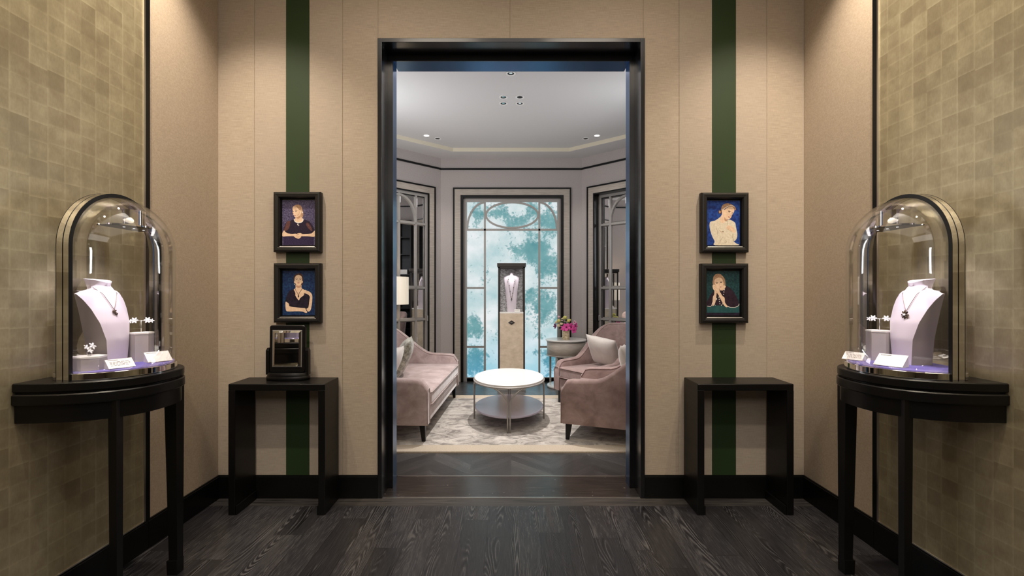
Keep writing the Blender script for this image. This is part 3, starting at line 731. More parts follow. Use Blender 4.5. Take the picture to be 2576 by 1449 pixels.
for k in range(1, 24, 3):
    b = new(); sphere(b, P[k], .0055, 8); obj('bead', b, 'gem_dark', nk, world=True)
b = new(); x, y, z = P[12]; loft(b, [[(x-.012, y, z+.004), (x, y, z-.012), (x+.012, y, z+.004), (x, y, z)], [(x-.012, y-.004, z+.004), (x, y-.004, z-.012), (x+.012, y-.004, z+.004), (x, y-.004, z)]], smooth=False); obj('pendant', b, 'black', nk, world=True)
def card(label, x, y, z, wd, hd, th, rz, tilt, lines=4, header=True, group='label cards'):
    """wedge shaped label holder with printed lines; local front is -y"""
    o = thing('label_card', label, 'label card', (x, y, z), rz, group)
    c, s = math.cos(tilt), math.sin(tilt)
    def q(u, v, n): return (u, v*c+n*s, v*s+n*-c) # placeholder basis
    def pt(u, v, n): return (u, v*c-n*s, v*s+n*c)
    bm = new(); f = [pt(-wd/2, 0, 0.004), pt(wd/2, 0, .004), pt(wd/2, hd, .004), pt(-wd/2, hd, .004)]
    bk = hd*c
    lo = [(-wd/2, 0.001, 0), (wd/2, .001, 0), (wd/2, bk, 0), (-wd/2, bk, 0)]
    loft(bm, [f, [pt(-wd/2, .002, 0), pt(wd/2, .002, 0), pt(wd/2, hd, 0), pt(-wd/2, hd, 0)]], smooth=False)
    loft(bm, [[pt(-wd/2*.96, .004, 0), pt(wd/2*.96, .004, 0), pt(wd/2*.96, hd*.98, 0), pt(-wd/2*.96, hd*.98, 0)], [(-wd/2*.96, .004, 0), (wd/2*.96, .004, 0), (wd/2*.96, bk+.006, 0), (-wd/2*.96, bk+.006, 0)]], smooth=False)
    obj('holder', bm, 'white_card', o)
    bm = new()
    def strip(u0, u1, v0, v1): loft(bm, [[pt(u0, v0, .0042), pt(u1, v0, .0042), pt(u1, v1, .0042), pt(u0, v1, .0042)], [pt(u0, v0, .0046), pt(u1, v0, .0046), pt(u1, v1, .0046), pt(u0, v1, .0046)]], smooth=False)
    if header: strip(-wd*.42, -wd*.05, hd*.86, hd*.90)
    for i in range(lines):
        v = hd*(.66-.13*i); 
        u = -wd*.38
        while u < wd*(.36-.1*(i == lines-1)):
            l = random.uniform(.004, .012); strip(u, min(u+l, wd*.4), v, v+hd*.035); u += l+.003
    obj('printed_text', bm, 'grey_text', o)
    return o
card('small white card at the foot of the bust in the window pedestal', PX0+.07, PY0+.05, BZ, .07, .04, 0, 0, 1.1, 2, False)

# black bookcase on the right wall, seen in the mirrored door
bk = thing('bookcase', 'black open bookcase on the salon right wall, seen only in the left mirrored door', 'bookcase', (SX-.30, 4.90, 0))
b = new()
for y in (-.60, -.30, 0, .30, .60): box(b, 0, .28, y-.012, y+.012, 0, 2.55)
box(b, .27, .285, -.60, .60, 0, 2.55)
obj('carcass', b, 'black', bk)
for z in (.06, .5, .9, 1.2, 1.52, 1.9, 2.22, 2.53):
    b = new(); box(b, 0, .27, -.588, .588, z, z+.02); obj('shelf', b, 'black', bk)
for i, (y, z, dy, dz, m, lb) in enumerate(((-.45, 1.54, .2, .10, 'white_card', 'white box'), (.15, 1.54, .18, .05, 'parch', 'cream box'), (.45, 1.54, .16, .09, 'white_card', 'low white box'), (-.15, 1.22, .2, .07, 'parch', 'parchment box'), (.45, 1.22, .18, .12, 'vase', 'patterned box'), (.15, .92, .2, .05, 'white_card', 'flat white box'))):
    b = new(); box(b, SX-.26, SX-.08, 4.90+y-dy/2, 4.90+y+dy/2, z, z+dz, .003)
    tag(obj('storage_box', b, m), lb+' on the mirrored black bookcase, '+('upper shelf' if z > 1.5 else 'middle shelf' if z > 1 else 'lower shelf')+(', near end' if y < -.1 else ', centre' if y < .2 else ', far end'), 'box', 'boxes on the black bookcase')

# ------------------------------------------------------------------ hall: side tables under the portraits
def nesting_table(x0, x1, label):
    y0, y1, h, t = 2.567, YF-.016, .708, .037
    o = thing('side_table', label, 'side table', ((x0+x1)/2, (y0+y1)/2, 0), 0, 'black hall side tables'); hw = (x1-x0)/2; hd = (y1-y0)/2
    b = new(); box(b, -hw, hw, -hd, hd, h-t, h, .005, 3); obj('tabletop', b, 'black', o)
    for s in (-1, 1):
        b = new(); xs = sorted((s*hw, s*(hw-t))); box(b, xs[0], xs[1], -hd+.0005, hd-.0005, .0, h-t+.003, .003)
        lp = obj('side_panel', b, 'black', o)
        b = new(); xs = sorted((s*(hw-t), s*(hw-t-.008))); box(b, xs[0], xs[1], -hd+.004, hd-.004, 0, .05, .002); obj('foot_moulding', b, 'black', lp)
    return o
nesting_table(-1.524, -1.003, 'black lacquer side table left of the doorway, carrying the small mirror')
nesting_table(1.004, 1.522, 'black lacquer side table right of the doorway with empty top')

# small standing mirror on the left side table
vm = thing('tabletop_mirror', 'small black framed tabletop mirror on the left black side table', 'mirror', (-1.262, 2.70, .708))
b = new(); lathe(b, [(.95, 0), (1.0, .003), (1.0, .018), (.96, .022), (.96, .026), (.92, .040), (.90, .042)], seg=40, sx=.122, sy=.062); obj('base', b, 'black', vm)
for s in (-1, 1):
    b = new(); xs = sorted((s*.120, s*.102))
    loft(b, [[(xs[0], -.014, .03), (xs[1], -.014, .03), (xs[1], .014, .03), (xs[0], .014, .03)], [(xs[0], -.014, .165), (xs[1], -.014, .165), (xs[1], .014, .165), (xs[0], .014, .165)], [(xs[0]+(.0 if s > 0 else .006), -.01, .18), (xs[1]-(.006 if s > 0 else 0), -.01, .18), (xs[1]-(.006 if s > 0 else 0), .01, .18), (xs[0]+(0 if s > 0 else .006), .01, .18)]], smooth=False)
    obj('post', b, 'black', vm)
T0 = Matrix.Translation((0, -.004, .042)) @ Matrix.Rotation(math.radians(-1.5), 4, 'X')
b = new(); P = squircle(.1, .1325, .012, 4); 
loft(b, [[(x, yy, z+.1325) for x, z in (P if i in (1, 2) else shrink(P, .004))] for i, yy in enumerate((-.013, -.010, .010, .013))], smooth=False); b.transform(T0); fr = obj('frame', b, 'black', vm)
b = new()
X0, X1, Z0, Z1 = -.081, .081, .032, .236
loft(b, [[(X0-.003, -.0125, Z0-.003), (X1+.003, -.0125, Z0-.003), (X1+.003, -.0125, Z1+.003), (X0-.003, -.0125, Z1+.003)], [(X0, -.0165, Z0), (X1, -.0165, Z0), (X1, -.0165, Z1), (X0, -.0165, Z1)]], smooth=False); b.transform(T0); obj('frame_lip', b, 'silver', vm)
b = new(); e = .013
loft(b, [[(X0+.002, -.0166, Z0+.002), (X1-.002, -.0166, Z0+.002), (X1-.002, -.0166, Z1-.002), (X0+.002, -.0166, Z1-.002)], [(X0+e, -.0195, Z0+e), (X1-e, -.0195, Z0+e), (X1-e, -.0195, Z1-e), (X0+e, -.0195, Z1-e)]], smooth=False); b.transform(T0); obj('bevelled_glass', b, 'mirror', vm)

# ------------------------------------------------------------------ portraits
def pm(name, base, c2=None, sc=60, rough=.45, lo=.4, hi=.62, det=3):
    m = M(name, base, rough, Specular_IOR_Level=.3)
    if c2:
        f = m.noise((sc, sc, sc), det, .7); m.col(m.ramp(f, [(lo, base), (hi, c2)]))
    MT[name] = m.m; return name
pm('print_speckled_indigo', S(38,30,74), S(158,150,176), 420, lo=.46, hi=.74, det=2)
pm('print_dark_lace', S(28,20,38), S(88,66,104), 500, lo=.5, hi=.8)
pm('print_skirt', S(40,30,62), S(96,80,120), 300, lo=.5, hi=.8)
pm('print_skin', S(226,192,162), S(238,208,180), 60)
pm('print_skin_shade', S(190,146,118)); pm('print_hair_blonde', S(150,112,86), S(196,158,126), 160)
pm('print_hair_dark', S(58,38,32), S(92,62,48), 160); pm('print_navy', S(20,32,74), S(34,66,104), 90)
pm('print_dress_black', S(24,20,32), S(42,34,52), 60); pm('print_royal', S(16,40,110), S(34,76,158), 60)
pm('print_ivory', S(214,202,180), S(230,220,200), 80); pm('print_teal', S(22,46,52), S(36,74,76), 90)
pm('print_table_teal', S(34,74,78), S(44,88,88), 40); pm('print_dress_plum', S(36,22,34), S(52,36,50), 60)
pm('print_white', S(240,234,228)); pm('print_dark', S(46,28,28)); pm('print_lips', S(170,84,78)); pm('print_lace_sleeve', S(64,40,48), S(160,104,88), 300, lo=.45, hi=.7)
pm('print_fold', S(184,170,146))
def smoothpoly(P, n=4):
    out_ = []; L = len(P)
    for i in range(L):
        p0, p1, p2, p3 = P[(i-1) % L], P[i], P[(i+1) % L], P[(i+2) % L]
        for k in range(n):
            t = k/n
            out_.append(tuple(.5*((2*p1[j])+(-p0[j]+p2[j])*t+(2*p0[j]-5*p1[j]+4*p2[j]-p3[j])*t*t+(-p0[j]+3*p1[j]-3*p2[j]+p3[j])*t**3) for j in (0, 1)))
    return out_
def ell(cx, cy, rx, ry, n=18, rot=0):
    return [(cx+rx*math.cos(2*PI*k/n)*math.cos(rot)-ry*math.sin(2*PI*k/n)*math.sin(rot), cy+rx*math.cos(2*PI*k/n)*math.sin(rot)+ry*math.sin(2*PI*k/n)*math.cos(rot)) for k in range(n)]
def portrait(pxl, pxr, pyt, pyb, pic, shapes, label):
    """pic: picture rectangle in drawing units (x0,x1,y0,y1) of a 1050x1449 sheet = 92x127 px"""
    Yf = YF-.042; k = Yf/FPX
    x0, x1, z1, z0 = (pxl-VPX)*k, (pxr-VPX)*k, CH-(pyt-VPY)*k, CH-(pyb-VPY)*k
    o = thing('framed_portrait', label, 'picture', ((x0+x1)/2, YF, (z0+z1)/2), 0, 'framed portraits')
    hw, hh = (x1-x0)/2, (z1-z0)/2; F = .0345
    b = new()
    rings = []
    for d, y in ((0, -.003), (0, -.034), (.004, -.040), (.012, -.042), (F-.006, -.040), (F, -.030), (F, -.010), (F+.004, -.010)):
        rings.append([(-hw+d, y, -hh+d), (hw-d, y, -hh+d), (hw-d, y, hh-d), (-hw+d, y, hh-d)])
    loft(b, rings, caps=False, smooth=False); obj('frame', b, 'black_frame', o)
    # silvery sill inside the lower edge
    b = new(); loft(b, [[(-hw+F-.010, -.0408, -hh+F-.010), (hw-F+.010, -.0408, -hh+F-.010), (hw-F-.002, -.034, -hh+F-.001), (-hw+F+.002, -.034, -hh+F-.001)], [(-hw+F-.010, -.0385, -hh+F-.011), (hw-F+.010, -.0385, -hh+F-.011), (hw-F-.002, -.030, -hh+F-.003), (-hw+F+.002, -.030, -hh+F-.003)]], smooth=False); obj('sill', b, 'silver', o)
    b = new(); box(b, -hw+.004, hw-.004, -.012, -.0035, -hh+.004, hh-.004); obj('backing', b, 'black_base', o)
    # print
    pw, ph = hw-F-.006, hh-F-.008
    ax, bx, ay, by = pic
    mats = []
    def idx(m):
        if m not in mats: mats.append(m)
        return mats.index(m)
    b = new()
    def P(x, y, d): return (-pw+2*pw*(min(max(x, ax), bx)-ax)/(bx-ax), -.0125-d, ph-2*ph*(min(max(y, ay), by)-ay)/(by-ay))
    for n_, sh in enumerate(shapes):
        m, pts = sh[0], sh[1]; sm = sh[2] if len(sh) > 2 else True
        if isinstance(pts, tuple):   # stroke (points, width)
            pl, wd = pts; q = []; w2 = []
            for i, (x, y) in enumerate(pl):
                a = pl[max(i-1, 0)]; c = pl[min(i+1, len(pl)-1)]; dx, dy = c[0]-a[0], c[1]-a[1]; l = math.hypot(dx, dy) or 1
                q.append((x-dy/l*wd/2, y+dx/l*wd/2)); w2.append((x+dy/l*wd/2, y-dx/l*wd/2))
            pts = q+w2[::-1]
        elif sm: pts = smoothpoly(pts)
        d = .00005+.00006*n_
        co = []
        for x, y in pts:
            v = P(x, y, d)
            if not co or (Vector(v)-Vector(co[-1])).length > 1e-5: co.append(v)
        if (Vector(co[0])-Vector(co[-1])).length < 1e-5: co.pop()
        if len(co) < 3: continue
        vs = [b.verts.new(v) for v in co]; mi = idx(m)
        for tri in tessellate_polygon([[Vector((v[0], v[2], 0)) for v in co]]):
            try: f = b.faces.new([vs[i] for i in tri]); f.material_index = mi
            except ValueError: pass
    bmesh.ops.dissolve_degenerate(b, dist=1e-7, edges=b.edges)
    # keep every face looking into the hall
    b.normal_update()
    for f in b.faces:
        if f.normal.y > 0: f.normal_flip()
    me = bpy.data.meshes.new('print'); b.to_mesh(me); b.free()
    for m in mats: me.materials.append(MT[m])
    po = bpy.data.objects.new('print', me); COL.objects.link(po); po.parent = o
R_ = lambda x0, x1, y0, y1: [(x0, y0), (x1, y0), (x1, y1), (x0, y1)]
SK, SS = 'print_skin', 'print_skin_shade'
portrait(686.4, 805, 482, 634, (60, 965, 65, 1370), [
 ('print_speckled_indigo', R_(60, 965, 65, 1370), False),
 ('print_hair_blonde', [(350,270),(400,220),(480,198),(550,215),(600,280),(618,360),(640,420),(640,500),(615,575),(585,545),(560,450),(450,300)]),
 ('print_skirt', R_(90, 930, 1090, 1370), False),
 (SK, [(440,540),(560,450),(590,560),(650,640),(620,720),(520,740),(420,700),(395,640),(420,590)]),
 (SS, [(440,560),(540,520),(570,470),(565,560),(520,600),(470,600)]),
 (SK, [(343,290),(370,250),(430,250),(500,310),(540,365),(570,350),(597,385),(588,440),(560,470),(540,520),(480,555),(425,562),(395,545),(383,510),(362,490),(366,460),(345,430),(360,400),(343,350)]),
 ('print_hair_blonde', [(350,270),(400,225),(470,205),(550,230),(600,300),(600,350),(560,372),(520,345),(480,285),(420,255),(375,255)]),
 ('print_dark', ell(437,388,20,11)), ('print_dark', ell(372,398,10,9)), ('print_hair_dark', ([(405,362),(440,356),(475,370)], 9)),
 ('print_lips', ell(410,508,24,10)), (SS, ([(352,400),(348,430),(372,462)], 7)), (SS, ([(540,400),(520,470),(470,520)], 8)),
 ('print_dark_lace', [(395,640),(300,655),(190,690),(130,800),(85,950),(150,1000),(240,1040),(460,1050),(640,1050),(850,1025),(955,960),(890,800),(800,680),(645,640),(600,705),(520,725),(440,705)]),
 ('print_lace_sleeve', [(200,690),(280,680),(270,800),(230,900),(160,960),(110,930),(150,800)]), ('print_lace_sleeve', [(720,730),(790,740),(860,850),(890,960),(850,950),(780,880),(730,800)]),
 (SK, [(105,945),(150,990),(210,1028),(330,1045),(440,1040),(500,1085),(480,1120),(370,1112),(200,1112),(70,1118),(60,1040)]),
 (SK, [(965,955),(900,1005),(850,1036),(640,1050),(560,1022),(470,1040),(500,1100),(580,1112),(760,1115),(965,1118)]),
 (SK, [(370,1085),(440,1050),(520,1070),(580,1100),(575,1140),(515,1185),(455,1168),(400,1135)]),
 (SS, ([(400,1090),(460,1135),(520,1150)], 6)), (SS, ([(440,1075),(490,1110),(540,1120)], 6)), ('print_dark', ell(495,1065,16,9)),
 ('print_white', ([(398,615),(395,650),(415,690),(460,714),(520,722),(580,712),(622,685),(637,640),(630,605)], 22)),
 ('print_white', ell(490,770,14,24)), ('print_white', ell(515,800,10,16)), ('print_white', ell(622,425,13,26)), ('print_white', ([(505,735),(478,770),(492,800)], 8)),
 ], 'black framed portrait of a woman in dark lace looking left, above the other left portrait')
portrait(687, 805, 662, 812, (60, 985, 85, 1375), [
 ('print_navy', R_(60, 985, 85, 1375), False),
 ('print_hair_dark', [(510,158),(600,180),(645,270),(645,380),(635,470),(600,500),(420,490),(385,400),(372,320),(400,220)]),
 (SK, [(440,490),(590,490),(600,580),(680,650),(690,760),(600,850),(520,945),(440,830),(400,740),(378,640),(430,580)]),
 (SS, [(445,505),(515,525),(588,500),(585,560),(515,585),(450,560)]),
 (SK, [(415,260),(450,225),(510,205),(570,225),(608,270),(618,380),(600,450),(560,500),(515,518),(470,500),(425,450),(400,370)]),
 (SK, ell(404,410,18,34)), (SK, ell(622,405,16,32)),
 ('print_hair_dark', [(400,300),(390,250),(440,190),(510,162),(580,185),(640,260),(625,330),(600,250),(555,215),(510,205),(460,215),(425,260)]),
 ('print_dark', ell(462,335,26,9)), ('print_dark', ell(565,335,26,9)), ('print_hair_dark', ([(430,308),(465,298),(492,310)], 8)), ('print_hair_dark', ([(538,310),(568,298),(600,308)], 8)),
 ('print_lips', ell(512,436,34,10)), (SS, ([(512,340),(505,390),(520,398)], 7)),
 ('print_dress_black', [(378,640),(300,650),(230,700),(180,820),(140,985),(240,1040),(255,1115),(400,1140),(560,1160),(720,1175),(790,1160),(830,840),(760,760),(690,720),(668,790),(610,840),(560,880),(523,945),(470,880),(425,810),(425,740)]),
 (SK, [(150,985),(200,1010),(245,1050),(260,1115),(400,1140),(600,1165),(720,1180),(760,1290),(720,1308),(620,1270),(450,1262),(230,1268),(165,1240),(145,1120)]),
 (SK, [(690,640),(760,665),(850,710),(905,800),(905,960),(880,1150),(850,1240),(800,1272),(740,1240),(750,1180),(795,1150),(825,950),(835,830),(760,760),(690,735),(670,690)]),
 (SS, ([(700,700),(760,720),(800,760)], 6)), (SS, ([(690,665),(750,690)], 5)),
 ('print_dark', ([(425,600),(440,660),(480,720),(510,790)], 9)), ('print_dark', ([(620,600),(590,650),(545,710),(512,790)], 9)), ('print_dark', ell(512,825,17,36)),
 ('print_dark', ([(720,1160),(735,1215),(765,1262)], 20)), ('print_white', ell(722,1258,16,12)), ('print_white', ell(412,480,11,16)), ('print_dark', ell(756,680,8,8)),
 ], 'black framed portrait of a dark-haired woman facing forward, directly above the tabletop mirror')
portrait(1766, 1885, 483.7, 634.5, (80, 985, 70, 1370), [
 ('print_royal', R_(80, 985, 70, 1370), False),
 ('print_hair_dark', ell(440,400,45,60)), ('print_hair_blonde', ell(438,398,28,38)),
 ('print_hair_blonde', [(470,330),(490,240),(550,170),(650,148),(760,180),(850,250),(875,310),(850,350),(700,250),(560,330),(500,420)]),
 (SK, [(500,350),(560,340),(650,270),(760,245),(820,300),(832,370),(800,440),(770,490),(745,560),(700,600),(640,622),(590,600),(560,560),(600,700),(500,720),(430,640),(440,560),(490,470)]),
 ('print_ivory', [(380,600),(440,560),(520,640),(600,640),(640,640),(700,620),(800,670),(860,730),(880,850),(915,1040),(900,1160),(850,1240),(810,1250),(880,1310),(935,1368),(310,1368),(290,1250),(220,1100),(170,930),(150,800),(165,700),(220,670),(300,650)]),
 (SK, [(440,640),(450,560),(520,460),(545,520),(560,600),(580,680),(540,720),(470,720),(430,690)]),
 (SK, [(610,830),(640,790),(720,800),(820,860),(850,960),(840,1010),(760,970),(680,920),(620,890)]),
 (SS, ([(625,850),(690,885),(760,930)], 6)), (SS, ([(620,880),(690,925),(770,965)], 6)),
 ('print_ivory', [(430,690),(520,730),(600,700),(640,780),(600,880),(540,980),(470,985),(415,930),(400,800)]),
 ('print_dark', ell(520,975,12,16)), (SS, ([(415,930),(470,975),(540,985)], 10)),
 ('print_fold', ([(340,870),(370,960),(360,1050)], 12)), ('print_fold', ([(520,1130),(460,1210),(430,1290)], 12)), ('print_fold', ([(790,1030),(790,1150),(820,1240)], 16)), ('print_fold', ([(640,650),(640,780)], 10)),
 ('print_fold', ([(565,1270),(580,1235),(615,1240),(615,1280),(590,1300),(568,1285)], 10)),
 ('print_hair_blonde', ([(480,330),(560,300),(640,250),(720,225),(800,245),(860,310)], 30)), ('print_white', ([(500,345),(570,290),(650,235),(740,210),(830,240)], 16)),
 ('print_dark', ell(690,393,26,10,rot=.3)), ('print_dark', ell(775,425,13,8,rot=.3)), ('print_hair_dark', ([(655,365),(695,362),(730,385)], 8)), ('print_lips', ell(685,545,26,10,rot=.4)), (SS, ([(745,430),(750,500),(715,515)], 8)), (SS, [(560,570),(600,605),(640,625),(620,660),(580,650)]),
 ('print_white', ell(500,520,12,18)),
 ], 'black framed portrait of a woman in an ivory dress, upper one right of the doorway')
portrait(1764.8, 1884, 662.6, 813, (75, 1000, 80, 1375), [
 ('print_teal', R_(75, 1000, 80, 1375), False),
 ('print_table_teal', R_(75, 1000, 1060, 1290), False), ('print_dress_black', R_(75, 1000, 1290, 1375), False),
 ('print_hair_blonde', [(260,330),(265,260),(320,185),(400,160),(480,180),(540,240),(590,320),(605,420),(600,500),(550,510),(300,500),(255,470),(245,380)]),
 (SK, [(460,560),(550,500),(615,520),(600,600),(540,645),(450,640)]),
 ('print_dress_plum', [(450,640),(540,640),(600,570),(630,520),(720,560),(830,680),(930,850),(985,1010),(980,1080),(850,1130),(700,1130),(560,1090),(300,1080),(200,1110),(90,1100),(75,1000),(150,850),(240,700),(330,650)]),
 (SK, [(300,330),(350,300),(430,270),(500,300),(535,360),(550,440),(535,520),(500,580),(460,600),(420,590),(370,530),(310,450),(295,390)]),
 ('print_hair_blonde', [(290,380),(270,300),(330,200),(400,170),(480,200),(530,260),(560,360),(545,390),(510,300),(440,265),(350,300),(310,330)]),
 ('print_dark', ell(365,437,28,10,rot=-.15)), ('print_dark', ell(482,412,28,10,rot=-.15)), ('print_hair_dark', ([(330,415),(370,408),(400,414)], 8)), ('print_hair_dark', ([(450,392),(485,383),(515,388)], 8)), ('print_lips', ell(470,545,28,10,rot=-.3)), (SS, ([(425,420),(440,490),(420,505)], 8)),
 (SK, [(245,500),(280,478),(330,490),(380,540),(430,610),(450,680),(520,800),(580,860),(595,1000),(670,1110),(620,1128),(550,1050),(470,900),(400,760),(330,680),(270,620),(250,570)]),
 (SK, [(300,640),(355,690),(350,800),(340,900),(320,1000),(270,1090),(240,1085),(245,950),(255,830),(290,760)]),
 (SS, ([(280,560),(330,640),(400,740)], 7)), (SS, ([(300,520),(350,580)], 5)),
 ('print_white', ([(90,1100),(180,1115),(215,1090),(245,990)], 12)), ('print_white', ([(660,1105),(740,1135),(860,1138),(930,1115),(975,1085),(990,1030)], 14)), ('print_white', ([(300,1060),(325,1080)], 12)), ('print_white', ([(360,860),(355,925)], 16)),
 ]+[('print_white', ell(x, y, 12, 15, 10)) for x, y in ((575,625),(562,690),(553,760),(422,838),(428,902),(436,966),(448,1032),(490,1072),(528,1036))],
 'black framed portrait of a woman resting her cheek on her hands, lower right one')

# ------------------------------------------------------------------ demilune consoles and cloches
def dform(a, bdep, n=2.4, k=40):
    """superelliptic half plan: list of (w, y) from the near wall end round to the far wall end"""
    P = []
    for i in range(k+1):
        t = PI*i/k; c, s = math.cos(t), math.sin(t)
        P.append((bdep*abs(s)**(2/n), -a*math.copysign(abs(c)**(2/n), c)))
    return P
def console(s, yc, label):
    t = thing('console_table', label, 'console table', (s*HX, yc, 0), 0, 'black half-round console tables')
    X = lambda wd: -s*wd
    pl = lambda a, d: [(X(w_+.008), y) for w_, y in dform(a, d)]
    b = new(); prism(b, pl(.256, .356), .857, .888, bev=.003); obj('tabletop', b, 'black', t, smooth_angle=35)
    b = new(); prism(b, pl(.244, .342), .848, .858); obj('recess_band', b, 'black_base', t, smooth_angle=35)
    b = new(); prism(b, pl(.259, .358), .812, .850, bev=.004); obj('moulding', b, 'black', t, smooth_angle=35)
    b = new(); prism(b, pl(.248, .346), .750, .815); obj('apron', b, 'black', t, smooth_angle=35)
    for y, wd, ha, hb in ((-.160, .272, .015, .013), (.160, .268, .025, .018)):
        b = new(); rg = []
        for z, hs in ((.815, ha), (.72, ha), (.062, hb), (.06, hb+.004), (.0, hb+.003)):
            rg.append([(X(wd+.026-hs)+dx*hs, y+dy*hs, z) for dx, dy in ((1,1), (-1,1), (-1,-1), (1,-1))])
        loft(b, rg, smooth=False); obj('leg', b, 'black', t)
    return t
console(-1, 1.885, 'black half-round console table on the left leaf wall')
console(1, 1.890, 'black half-round console table on the right leaf wall')

def cloche(s, yc, label):
    xc = s*(HX-.135); t = thing('display_cloche', label, 'glass display dome', (xc, yc, .888), 0, 'glass cloche displays')
    F = -s
    def plan(kf=1.0, n=64):
        P = []
        for i in range(n):
            a = 2*PI*i/n; c, q = math.cos(a), math.sin(a)
            P.append((F*c*(.203 if c > 0 else .118)*kf, q*.212*kf))
        return P
    b = new(); prism(b, plan(1.02), 0, .026, bev=.002); obj('base_ring', b, 'chrome', t, smooth_angle=30)
    b = new(); prism(b, plan(.965), .026, .029); obj('felt_pad', b, 'felt', t, smooth_angle=30)
    b = new(); rings = []
    H1, RD = .478, .212
    for k in range(7): rings.append((1.0, .027+(H1-.027)*k/6))
    for k in range(1, 15): a = PI/2*k/15; rings.append((math.cos(a), H1+RD*math.sin(a)))
    th = .984
    outr = [[(x*f, y*f, z) for x, y in plan()] for f, z in rings]; top = H1+RD
    inn = [[(x*f*th, y*f*th, min(z, H1)+(max(z-H1, 0))*.984) for x, y in plan()] for f, z in rings]
    R1 = loft(b, outr, caps=False); R2 = loft(b, inn, caps=False)
    for RR, zt in ((R1, top), (R2, H1+(top-H1)*.984)):
        v = b.verts.new((0, 0, zt)); r = RR[-1]
        for i in range(64): b.faces.new((r[i], r[(i+1) % 64], v)).smooth = True
    for i in range(64): b.faces.new((R1[0][i], R1[0][(i+1) % 64], R2[0][(i+1) % 64], R2[0][i]))
    obj('glass_dome', b, 'glass', t)
    # chrome arch of two bands with a dark seam
    path = [(-.216, .0)]+[(-.216, H1*k/6) for k in range(1, 7)]
    for k in range(1, 32): a = PI*k/32; path.append((-.216*math.cos(a), H1+.216*math.sin(a)))
    path += [(.216, H1-H1*k/6) for k in range(0, 7)]
    def band(bm, w0, w1, th0, th1):
        rg = []
        for i, (y, z) in enumerate(path):
            a = path[max(i-1, 0)]; c = path[min(i+1, len(path)-1)]; dy, dz = c[0]-a[0], c[1]-a[1]; l = math.hypot(dy, dz); ny, nz = -dz/l, dy/l
            rg.append([(F*(.008+u_), y+ny*t_, z+nz*t_) for u_, t_ in ((w0, th0), (w1, th0), (w1, th1), (w0, th1))])
        loft(bm, rg, smooth=True)
    for w0, w1 in ((-.023, -.002), (.002, .021)):
        b = new(); band(b, w0, w1, -.009, .0045); obj('arch_band', b, 'chrome', t, smooth_angle=30)
    b = new(); band(b, -.003, .003, -.007, .003); obj('arch_seam', b, 'black_base', t, smooth_angle=30)
    for w0 in (-.0242, .0207):
        b = new(); band(b, w0, w0+.0015, -.0095, .0050); obj('arch_reflection_edge', b, 'black_base', t, smooth_angle=30)  # black strips standing in for dark reflections along the chrome edges
    # lamp head hanging from the arch on the hall side
    lh = new(); x_ = lambda v: F*v
    D = [(x_(.0), -.108), (x_(.035), -.108)]+[(x_(.035+.085*math.sin(PI*k/16)), -.108*math.cos(PI*k/16)) for k in range(1, 16)]+[(x_(.035), .108), (x_(.0), .108)]
    D = [(x, y+.03) for x, y in D]
    prism(lh, D, .572, .578); lo = obj('lamp_head', lh, 'chrome', t, smooth_angle=30)
    b = new(); D2 = [(x_(.0), -.05), (x_(.045), -.05)]+[(x_(.045+.04*math.sin(PI*k/12)), -.05*math.cos(PI*k/12)) for k in range(1, 12)]+[(x_(.045), .05), (x_(.0), .05)]
    D2 = [(x, y+.04) for x, y in D2]
    prism(b, D2, .578, .642); obj('lamp_body', b, 'chrome', lo, smooth_angle=30)
    b = new(); prism(b, [(x*.97+x_(.001), y*.97) for x, y in D], .5695, .572); obj('underside', b, 'black_base', lo)
    for yy in (-.05, 0, .05):
        b = new(); lathe(b, [(.004, .0), (.004, .001)], (x_(.06), yy+.03, .5688), seg=12); obj('led', b, 'led', lo)
    light('SPOT', 'cloche_led', (xc+F*.10, yc, .888+.560), 6.8, (.92,.86,1.0), .010, 120, .7, (xc+F*.02, yc, .888))
    return t
cloche(-1, 1.89, 'glass display dome with chrome arch on the left console table')
cloche(1, 1.895, 'glass display dome with chrome arch on the right console table')
BZ2 = .888+.029
BP = ((0, .046, .078, .086), (.10, .055, .080, .092), (.165, .070, .069, .083), (.22, .083, .046, .068), (.255, .093, .025, .058), (.278, .100, .004, .052))
def bustxy(z, u):
    for (z0, h0, e0, c0), (z1, h1, e1, c1) in zip(BP[:-1], BP[1:]):
        if z <= z1 or z1 == BP[-1][0]:
            t = min(max((z-z0)/(z1-z0), 0), 1.2); h = h0+(h1-h0)*t; e = e0+(e1-e0)*t; c = c0+(c1-c0)*t
            return e+(c-e)*(1-u*u), u*h, h
def bust_mesh():
    bm = new(); n = 16; rings = []
    for i in range(29):
        z = .278*i/28; r = []
        for k in range(n+1):
            u = 2*k/n-1; x, y, h = bustxy(z, u); r.append((x, y, z))
        r += [(-.004, h*1.0, z), (-.004, -h*1.0, z)]; rings.append(r)
    # shoulders sloping in to the neck, then the flared tilted neck
    for z, h, e, c, back in ((.288, .084, .004, .050, -.006), (.294, .062, .008, .046, -.012), (.300, .044, .012, .042, -.020), (.308, .037, .006, .039, -.026), (.320, .036, .002, .040, -.032), (.334, .040, .0, .043, -.038)):
        r = []
        for k in range(n+1):
            u = 2*k/n-1; f = math.sqrt(max(1-u*u, 0)) if z > .297 else 1-u*u
            tilt = -.012*(1-u*u) if z > .315 else 0
            r.append((e+(c-e)*f, u*h, z+tilt))
        r += [(back, h*.6, z+.004 if z > .315 else z), (back, -h*.6, z+.004 if z > .315 else z)]; rings.append(r)
    loft(bm, rings)
    bm.normal_update()
    for f in bm.faces:
        c = f.calc_center_median()
        if c.z < .286 and (abs(f.normal.y) > .8 or f.normal.x < -.8) and c.x < bustxy(c.z, 1)[0]-.001: f.material_index = 1
    return bm
